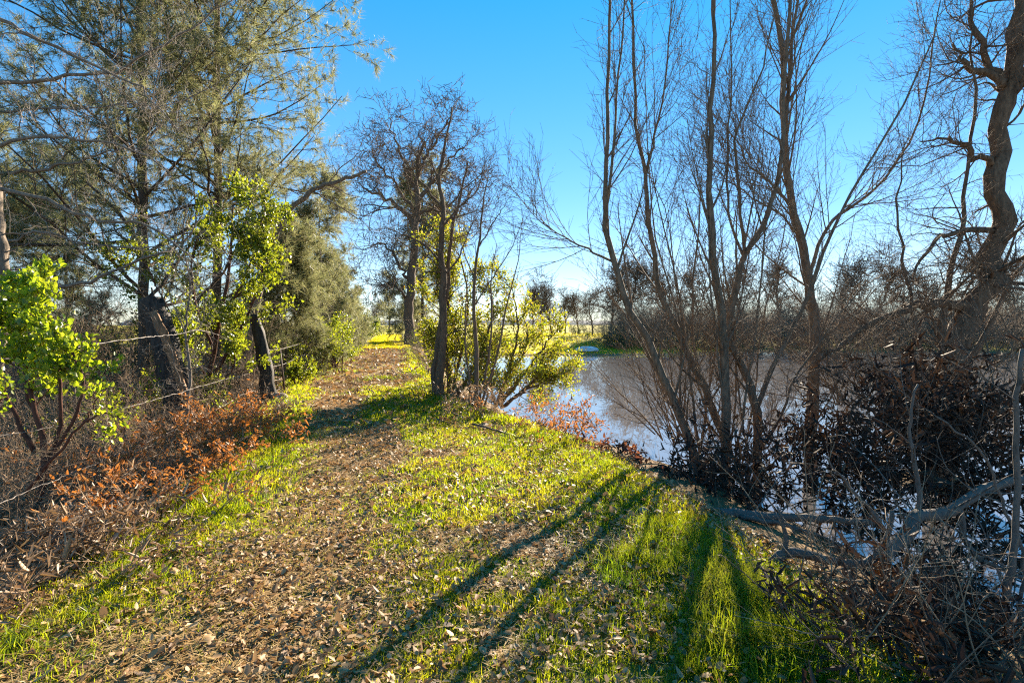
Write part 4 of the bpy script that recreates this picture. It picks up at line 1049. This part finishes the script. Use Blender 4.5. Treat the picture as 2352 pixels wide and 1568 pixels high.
dry('russet low scrub on the bank under the yellow shrub', 1240, 985, 20, 0.6, 411, RUST, 0.05, 0.02, 5, 0, el=(10, 70), spr=0.5)
dry('brown scrub beside the fence post and rock', 560, 935, 22, 0.7, 412, CURLB, 0.05, 0.016, 4, 0, el=(10, 75), spr=0.5)
dry('tall rusty brush filling the bank under the near wire', 180, 1060, 26, 1.0, 413, RUST, 0.045, 0.024, 4, 0, el=(25, 85), spr=0.4)
dry('brown brush standing behind the rust shrub by the stump', 330, 1000, 26, 0.95, 414, RUST, 0.045, 0.024, 4, 0, el=(25, 85), spr=0.4)
dry('brown twiggy brush at the left edge above the leaf heap', 40, 1150, 28, 1.0, 415, CURLB, 0.05, 0.014, 4, 0, el=(20, 85), spr=0.4)
dry('rusty brush beside the post foot at the path edge', 530, 985, 22, 0.65, 416, RUST, 0.045, 0.026, 6, 0, el=(10, 70), spr=0.35)
dry('rusty leafy brush spilling over the verge below the seedling', 470, 1080, 18, 0.55, 417, RUST, 0.045, 0.026, 7, 0, el=(5, 60), spr=0.3)
dry('russet leaf brush at the verge above the curled leaf heap', 310, 1190, 20, 0.55, 418, RUST, 0.045, 0.024, 7, 30, el=(5, 60), spr=0.3)
dry('tan and brown leaf brush bordering the lower left grass', 220, 1250, 22, 0.5, 419, CURLB, 0.06, 0.015, 7, 20, el=(0, 55), spr=0.3)
dry('reddish brush at the verge short of the fence post', 555, 1030, 16, 0.5, 430, RUST, 0.045, 0.026, 7, 0, el=(5, 60), spr=0.3)
dry('low brown brush between rock and reddish brush', 600, 965, 16, 0.5, 431, CURLB, 0.045, 0.016, 6, 0, el=(5, 60), spr=0.3)
t = thing('bark_slab', 'broad pale slab of bark lying in the dry leaf heap', 'bark', on_ground(140, 1290))
slab_between('plank', [on_ground(70, 1305, 0.20), on_ground(140, 1290, 0.24), on_ground(235, 1240, 0.22)], 0.075, 0.02, B_GREY, t, 8, (0.2, 0.6, 0.6))
for i, (a, b, r, lab) in enumerate([((300, 1090), (520, 990), 0.012, 'long pale stick lying across the rust-leaved shrub'), ((250, 1190), (330, 1130), 0.012, 'short pale stick propped in the dry brush'),
                                    ((60, 1170), (200, 1240), 0.016, 'crooked brown stem lying in the curled leaves')]):
    P = resample([on_ground(*a, 0.28), on_ground((a[0] + b[0]) / 2, (a[1] + b[1]) / 2 - 8, 0.30), on_ground(*b, 0.24)], 12, 0.008, i)
    limb('dead_stick', lab, [(P, np.linspace(r, r * 0.5, 12))], B_GREY, 6, 420 + i, 3, catn='stick', twL=0.25)
# grey twiggy understorey beyond the fence
def twigbush(name, label, b, n, L, seed, bark, tw, lv2=(8, 7, 4), group=None, el=(25, 85), wander=0.16, rmin=0.0025, spr=0.3):
    rng = np.random.default_rng(seed)
    st = fan(b, n, L, rng, -180, 180, el[0], el[1], 9, -0.01, 0.014, wander, spr)
    lv = [dict(n=lv2[0], t0=0.15, t1=1, ang=48, asd=15, L=0.42 * L, Lsd=0.35, k=6, wander=wander, rr=0.55, taper=0.35, fall=0.3, rmin=rmin * 1.5, rmax=0.01),
          dict(n=lv2[1], t0=0.15, t1=1, ang=48, asd=15, L=0.2 * L, Lsd=0.4, k=4, wander=wander, rr=0.6, taper=0.5, fall=0.3, rmin=rmin, rmax=0.005)]
    if lv2[2]: lv.append(dict(n=lv2[2], t0=0.2, t1=1, ang=48, asd=15, L=0.09 * L, Lsd=0.4, k=3, wander=wander, rr=0.7, taper=0.6, rmin=rmin * 0.8, rmax=0.003))
    return bare_tree(name, label, b, st, seed, bark, tw, lv, group, m=4, rough=0, parts='stem', cat_='shrub')
tb = twigbush('twiggy_bush', 'leafless grey bush behind the near wire fence', base_at(180, 7.6), 12, 1.7, 501, B_BRUSH, B_BRUSH, (8, 6, 3))
tb2 = twigbush('twiggy_bush', 'dense leafless bush left of the charred stump', base_at(290, 9.5), 14, 2.0, 502, B_DRK, B_BRUSH, (8, 6, 3))
for i, (src, px, d, s, lab) in enumerate([(tb, 60, 6.6, 0.8, 'grey twigs tangled under the green bush'), (tb, 20, 4.7, 0.62, 'brown twigs in front of the red stems at the left edge'), (tb2, 120, 5.3, 0.55, 'thin brown twigs crossing the red stems of the green bush'), (tb, 215, 6.0, 0.7, 'brown leafless twigs behind the low green sprig'), (tb2, 290, 7.0, 0.6, 'brown leafless twigs right of the low green sprig'), (tb2, 470, 9.6, 0.6, 'brown leafless twigs at the sapling foot'), (tb2, 30, 9.5, 1.1, 'leafless bush filling the left edge behind the oak trunk'), (tb2, 130, 12, 1.3, 'dark leafless thicket deep behind the fence'),
                                        (tb, 330, 8.4, 0.7, 'low grey twigs in front of the stump foot'), (tb2, 520, 12.5, 1.0, 'leafless thicket behind the charred post'), (tb2, 600, 14.5, 1.1, 'grey leafless brush right of the charred post'),
                                        (tb, 540, 12.6, 0.6, 'knee-high grey twigs left of the post foot'), (tb2, 690, 18, 1.2, 'grey leafless brush behind the thin stakes'), (tb2, 760, 25, 1.4, 'grey leafless brush below the golden pine'),
                                        (tb2, 400, 13.5, 1.4, 'dark leafless thicket behind the stump'), (tb2, 240, 15, 1.7, 'tall dark leafless thicket at the far left'), (tb2, -40, 13, 1.6, 'dark leafless thicket cut by the left frame edge'),
                                        (tb, 1075, 12.2, 0.7, 'leafless twigs around the slender dark trunks'), (tb2, 1000, 17, 0.8, 'leafless brush on the right verge of the shaded path'), (tb2, 985, 24, 0.9, 'leafless brush further along the right verge')]):
    b = base_at(px, d); copy_thing(src, b, i * 1.3, s, lab)
small_bush('dark_shrub', 'dark evergreen shrub in the shade behind the stump', 300, 14, 2.2, 2.4, 511, EVERG, 0.08, 9, 10)
ds = small_bush('dark_shrub', 'dark evergreen shrub under the mid-sized pine', 640, 20, 2.4, 2.6, 512, EVERG, 0.10, 8, 10)
cp(ds, 80, 16, 1.0, 1.1, 'dark evergreen shrub far behind the left bush')
cp(ds, 790, 33, 2.0, 1.1, 'dark evergreen shrub near the left path bend')
cp(ds, 990, 34, 2.6, 0.7, 'dark evergreen shrub right of the path under the oak')
cp(ds, 500, 19, 3.6, 1.2, 'dark evergreen shrub deep behind the manzanita tree')

# ------------------------------------------------------------------ trees right of the path
bo_b = base_at(938, 40)
D8 = 40
def bo(pts, w0, w1, s, k=18, d=D8, j=0.10): return leader(pts, d, w0, w1, k, j, s)
boak = [bo([(938, 800), (938, 720), (945, 650), (955, 560), (952, 500), (960, 440), (958, 380), (975, 330)], 0.85, 0.22, 601, 26),
        bo([(952, 520), (920, 480), (880, 450), (850, 440), (820, 420)], 0.42, 0.06, 602), bo([(955, 470), (985, 430), (1010, 400), (1040, 360), (1070, 330)], 0.40, 0.06, 603),
        bo([(950, 440), (935, 400), (920, 350), (900, 300), (895, 265)], 0.30, 0.05, 604), bo([(960, 400), (990, 340), (1020, 290), (1040, 250)], 0.26, 0.05, 605),
        bo([(940, 650), (925, 620), (900, 580), (870, 560), (840, 570)], 0.30, 0.05, 606), bo([(955, 560), (1000, 520), (1050, 500), (1090, 480)], 0.26, 0.05, 607),
        bo([(957, 500), (990, 480), (1030, 470), (1080, 420), (1110, 400)], 0.24, 0.05, 608), bo([(938, 690), (915, 660), (890, 650), (860, 660)], 0.22, 0.04, 609), bo([(950, 480), (905, 420), (870, 380), (850, 340)], 0.24, 0.05, 610)]
BOLV = [dict(n=17, t0=0.25, t1=1.0, ang=52, asd=18, L=2.6, Lsd=0.4, k=8, wander=0.24, trop=(0, 0, 0.05), rr=0.4, taper=0.25, fall=0.2, rmin=0.02, rmax=0.08, m=4),
        dict(n=7, t0=0.15, t1=1.0, ang=48, asd=16, L=1.3, Lsd=0.4, k=5, wander=0.25, trop=(0, 0, 0.03), rr=0.55, taper=0.4, fall=0.2, rmin=0.020, rmax=0.03),
        dict(n=4, t0=0.2, t1=1.0, ang=48, asd=16, L=0.55, Lsd=0.4, k=4, wander=0.25, rr=0.6, taper=0.5, fall=0.2, rmin=0.02, rmax=0.022)]
big = bare_tree('valley_oak', 'big bare spreading oak standing right of the path', bo_b, boak, 611, B_OAK, B_OTW, BOLV)
D9 = 11.3
def sl(pts, w0, w1, s, k=18, d=D9, j=0.015): return leader(pts, d, w0, w1, k, j, s)
slim = [sl([(1008, 920), (1012, 830), (1018, 720), (1015, 620), (1012, 550), (1016, 480), (1012, 400), (1022, 330), (1040, 245)], 0.20, 0.03, 621, 28),
        sl([(998, 915), (1000, 840), (1010, 760), (1025, 680), (1030, 600), (1040, 520), (1060, 440), (1075, 370)], 0.16, 0.03, 622, 24, D9 + 0.3),
        sl([(1014, 480), (985, 440), (950, 400), (930, 370)], 0.06, 0.012, 623, 14), sl([(1012, 430), (990, 370), (960, 300)], 0.05, 0.012, 624, 14), sl([(1018, 520), (1060, 470), (1095, 440), (1110, 380)], 0.05, 0.012, 625, 14),
        sl([(1016, 640), (1060, 580), (1085, 500)], 0.05, 0.012, 626, 12), sl([(1012, 600), (970, 560), (930, 540), (880, 520)], 0.05, 0.012, 627, 12)]
bare_tree('slender_oak', 'slender dark double-trunked tree at the right path edge', dp(1008, 920, D9), slim, 628, B_OAK, B_OTW, [dict(BOLV[0], n=13, L=0.85, rmin=0.006, rmax=0.02), dict(BOLV[1], n=7, L=0.42, rmin=0.0035, rmax=0.008), dict(BOLV[2], n=4, L=0.16, rmin=0.0026, rmax=0.004)])
D10 = 10.0
def s2(pts, w0, w1, s, k=18): return leader(pts, D10, w0, w1, k, 0.008, s)
multi = [s2([(1088, 960), (1095, 860), (1092, 760), (1088, 660), (1100, 560), (1110, 470), (1122, 400)], 0.10, 0.015, 631, 24),
         s2([(1095, 950), (1118, 840), (1130, 740), (1128, 640), (1140, 560)], 0.06, 0.012, 632), s2([(1090, 950), (1075, 850), (1068, 740), (1075, 620)], 0.05, 0.012, 633),
         s2([(1100, 945), (1140, 820), (1165, 700), (1190, 600), (1200, 500)], 0.05, 0.008, 634), s2([(1092, 700), (1130, 640), (1180, 560), (1208, 480)], 0.035, 0.006, 635),
         s2([(1090, 640), (1060, 560), (1055, 480)], 0.03, 0.006, 636), s2([(1098, 570), (1140, 500), (1180, 440)], 0.03, 0.006, 637)]
bare_tree('bare_sapling', 'spindly many-stemmed bare sapling in front of the yellow-green shrub', dp(1088, 960, D10), multi, 638, B_OTW, B_OTW, [dict(WLV[0], n=8, L=0.55, rmax=0.008, rmin=0.004), dict(WLV[1], n=5, L=0.28, wander=0.12), dict(WLV[2], n=3, L=0.1)])
def yshrub(label, base, stems, seed, n1, n2, L1, L2, per, leafL=0.074, mat=YELL):
    return leafy('leafy_shrub', label, base, stems, seed, B_OTW, mat, [dict(MLV[0], n=n1, L=L1, t0=0.12, rmin=0.004), dict(MLV[1], n=n2, L=L2)], leafL, leafL * 0.5, per, near=0, sp=0.06, updir=0.1)
D11 = 12.6
def s3(pts, w0=0.09, w1=0.02, s=1, d=D11, k=14): return leader(pts, d, w0, w1, k, 0.02, s)
yshrub('tall yellow-green leafy shrub glowing behind the slender dark trunks', dp(1040, 910, D11), [
    s3([(1030, 910), (1025, 800), (1015, 690), (1005, 600), (1005, 560)], s=641), s3([(1040, 910), (1060, 800), (1075, 700), (1060, 610), (1040, 560)], s=642), s3([(1050, 910), (1100, 820), (1130, 720), (1120, 640)], s=643),
    s3([(1035, 900), (1022, 820), (1015, 720), (1000, 640)], s=644), s3([(1045, 900), (1090, 860), (1120, 800)], s=645), s3([(1035, 880), (1030, 820), (1020, 770)], s=646), s3([(1060, 800), (1030, 700), (1020, 620)], s=648)], 647, 13, 9, 0.7, 0.34, 17)
yshrub('bright yellow-green shrub arching out over the pond', dp(1150, 940, 13.2), [
    s3([(1140, 930), (1170, 840), (1190, 760), (1180, 690), (1160, 640)], s=651, d=13.2), s3([(1150, 930), (1210, 850), (1250, 800), (1260, 770)], s=652, d=13.2), s3([(1160, 930), (1220, 880), (1265, 845), (1285, 850)], s=653, d=13.2),
    s3([(1145, 930), (1170, 870), (1210, 790), (1205, 730)], s=654, d=13.5), s3([(1150, 935), (1200, 900), (1240, 880), (1270, 880)], s=655, d=13.0), s3([(1140, 930), (1120, 860), (1130, 780)], s=656, d=13.0)], 657, 13, 9, 0.7, 0.34, 16)
yshrub('dense low yellow-green shrub at the spindly sapling foot above the pond', dp(1130, 945, 11.6), [s3([(1090, 940), (1080, 880), (1085, 820)], 0.05, 0.012, 671, 11.6), s3([(1110, 940), (1130, 870), (1140, 800)], 0.05, 0.012, 672, 11.6), s3([(1130, 945), (1175, 890), (1200, 850)], 0.05, 0.012, 673, 11.8), s3([(1060, 930), (1045, 870), (1050, 800)], 0.05, 0.012, 674, 12.0)], 675, 8, 7, 0.5, 0.26, 9)
yshrub('low green-yellow shrub crowding the path verge by the dark trunks', dp(1020, 885, 13.5), [s3([(1020, 890), (1012, 850), (1010, 825)], 0.04, 0.01, 661, 14), s3([(1020, 890), (1025, 830), (1030, 780)], 0.04, 0.01, 662, 14), s3([(1025, 890), (1050, 850), (1060, 800)], 0.04, 0.01, 663, 14)], 664, 8, 6, 0.36, 0.2, 8)

# ------------------------------------------------------------------ far bank
fo_st_rng = np.random.default_rng(700)
def free_tree(name, label, b, H, seed, lv_scale=1.0, group=None, ns=7):
    rng = np.random.default_rng(seed)
    b = np.array(b)
    tr = resample(np.array([b + (0, 0, -0.3), b + (rng.normal(0, 0.05) * H, 0, 0.3 * H), b + (rng.normal(0, 0.08) * H, rng.normal(0, 0.05) * H, 0.65 * H), b + (rng.normal(0, 0.1) * H, 0, 0.95 * H)]), 20, 0.02 * H / 3, seed)
    tR = np.linspace(0.045 * H, 0.008 * H, 20) * 0.6
    P1, R1 = spawn(tr, tR, ns, rng, 0.3, 0.95, 48, 12, 0.5 * H, 0.25, 14, 0.2, (0, 0, 0.05), 0.6, 0.2, 0.4)
    st = [(tr, tR)] + [(P1[i], R1[i]) for i in range(ns)]
    lv = [dict(BOLV[0], n=10, L=0.26 * H * lv_scale, rmin=0.005 * H, rmax=0.012 * H), dict(BOLV[1], n=6, L=0.15 * H * lv_scale, rmin=0.0035 * H, rmax=0.006 * H), dict(BOLV[2], n=3, L=0.07 * H * lv_scale, rmin=0.003 * H, rmax=0.004 * H)]
    return bare_tree(name, label, b, st, seed, B_OAK, B_OTW, lv, group, m=6)
ft1 = free_tree('bare_oak', 'bare oak standing left of the group on the far field', base_at(1243, 72), 6.6, 701)
ft2 = free_tree('bare_oak', 'densest rounded bare oak on the far field', base_at(1268, 68), 5.6, 702, 1.2)
ft3 = free_tree('bare_oak', 'thin bare oak standing alone against the sky gap', base_at(1297, 82), 5.8, 703, 0.8)
for i, (src, px, d, s, lab) in enumerate([(ft2, 1330, 84, 1.0, 'bare oak right of the lone thin one on the far field'), (ft2, 1362, 78, 1.05, 'bare oak where the far field meets the thicket'), (ft1, 1225, 84, 0.85, 'bare oak half hidden by the yellow-green shrub'),
                                        (ft2, 1400, 70, 1.2, 'bare oak behind the left willow branches on the far bank'), (ft1, 1445, 66, 1.1, 'bare far-bank oak between the two left trunks'), (ft2, 1520, 64, 1.1, 'bare far-bank oak behind the clump'),
                                        (ft1, 1600, 66, 1.0, 'bare far-bank oak seen through the clump middle'), (ft2, 1710, 62, 1.1, 'bare far-bank oak in the clump fork'), (ft1, 1790, 66, 1.1, 'bare far-bank oak left of the thick trunk'),
                                        (ft2, 1930, 64, 1.2, 'bare far-bank oak right of the thick trunk'), (ft1, 2020, 66, 1.05, 'bare far-bank oak under the drooping limb'), (ft2, 2110, 60, 1.05, 'bare far-bank oak left of the gnarled trunk'),
                                        (ft1, 2260, 64, 1.2, 'bare far-bank oak right of the gnarled trunk'), (ft2, 2340, 62, 1.2, 'bare far-bank oak at the right frame edge'),
                                        (ft3, 893, 105, 1.35, 'lone forked bare tree at the end of the path'), (ft2, 872, 120, 1.0, 'bare tree left of the lone one at the path end'), (ft2, 925, 115, 1.0, 'bare tree at the right of the path end')]):
    copy_thing(src, base_at(px, d), i * 0.9, s * (1.25 if 1390 < px else 1.0), lab)
fb = twigbush('far_thicket', 'brown leafless thicket on the far bank', base_at(1440, 52), 22, 3.2, 711, B_BRUSH, B_BRUSH, (10, 8, 0), 'far bank thickets', rmin=0.02, spr=1.2)
tag(fb, None, None, 'far bank thickets')
fb2 = twigbush('far_thicket', 'brown leafless thicket on the far bank', base_at(1500, 54), 22, 3.8, 712, B_DRK, B_BRUSH, (10, 8, 0), 'far bank thickets', rmin=0.02, spr=1.3)
for i in range(52):
    px = 1405 + i * 20 + 12 * sin(i * 7.3); d = 51.5 + 5 * (i % 3) + 2 * sin(i * 3.1)
    b = base_at(px, d)
    copy_thing(fb if i % 2 else fb2, b, i * 1.7, 1.05 + 0.7 * ((i * 37) % 10) / 10, 'brown leafless thicket on the far bank', 'far bank thickets')
cp(ds, 1325, 62, 0.5, 0.75, 'round dark green bush on the far field')
cp(ds, 1415, 50, 1.5, 0.75, 'dark bush at the far shore right of the boat')
cp(ds, 1440, 49, 2.5, 0.55, 'dark low bush at the far shore edge')
cp(gs, 1350, 64, 1.5, 0.35, 'tiny green tuft bush on the far field')
# path-end gate
gb = base_at(884, 96)
gate = thing('gate', 'distant pale rail gate with dark post closing the path', 'gate', gb)
def bar(name, a, b, r, mat, par, m=6):
    V, Q, T = tubes(np.array([a, (np.array(a) + b) / 2, b]), np.full(3, r), m, 0, 0, True); return mk(name, V, [Q, np.array(T)], mat, par)
gxx = (908 - 1176) / F * 96
bar('post', np.array([gxx, 96, gb[2] - 0.2]), np.array([gxx, 96, gb[2] + 2.2]), 0.14, B_OAK, gate)
for z_ in (0.35, 0.75, 1.15):
    bar('rail', np.array([gxx - 4.6, 96, gb[2] + z_]), np.array([gxx - 0.12, 96, gb[2] + z_]), 0.05, B_GREY, gate)
# upturned boat on the far shore
bb = dp(1348, 803, 46.0); bx_, by_ = bb[0], 46.0; bz_ = max(gz(bx_, by_), WATER_Z) + 0.02
boat = thing('boat', 'upturned white boat lying on the far shore', 'boat', (bx_, by_, bz_))
prof = []
m_, k_ = 12, 13
V = []
for i in range(k_):
    u = i / (k_ - 1) * 2 - 1
    w = 0.42 * (1 - abs(u) ** 2.6) + 0.03; hgt_ = 0.42 * (1 - 0.55 * abs(u) ** 3)
    for j in range(m_):
        a = pi * j / (m_ - 1)
        V.append((bx_ + u * 1.05, by_ + w * cos(a) + 0.1 * u, bz_ + 0.06 + hgt_ * (sin(a) ** 0.7)))
Q = [(i * m_ + j, i * m_ + j + 1, (i + 1) * m_ + j + 1, (i + 1) * m_ + j) for i in range(k_ - 1) for j in range(m_ - 1)]
WHITE = m_bark('boat_paint', (0.55, 0.58, 0.62), (0.74, 0.76, 0.78), 5, 0, 0.4)
hull_ = mk('hull', np.array(V), [np.array(Q)], WHITE, boat, True)
for s_ in (-1, 1):
    bar('gunwale', np.array([bx_ - 1.0, by_ + s_ * 0.30, bz_ + 0.05]), np.array([bx_ + 1.0, by_ + s_ * 0.34, bz_ + 0.05]), 0.035, STEEL, boat)
bar('keel', np.array([bx_ - 0.9, by_ - 0.08, bz_ + 0.44]), np.array([bx_ + 0.9, by_ + 0.1, bz_ + 0.44]), 0.025, STEEL, hull_)
# hills at the skyline
hx = np.linspace(-700, 1400, 140); 
hv, hq = [], []
for i, x_ in enumerate(hx):
    h_ = 6 + 10 * fbm(np.array(x_ * 0.006), np.array(0.3), 9) * (0.5 + 0.5 * sm(-200, 700, x_))
    hv += [(x_, 900, -3), (x_, 930, float(h_)), (x_, 1100, -3)]
for i in range(139):
    for j in range(2): hq.append((i * 3 + j, i * 3 + 3 + j, i * 3 + 4 + j, i * 3 + 1 + j))
HILL = m_bark('hill_haze_tint', (0.10, 0.12, 0.14), (0.16, 0.18, 0.20), 0.02, 0, stretch=1)  # distance haze put into the hill colour as an even blue-grey
tag(mk('hills', np.array(hv), [np.array(hq)], HILL, smooth=True), 'low bluish hills on the far skyline', 'hills', kind='structure')
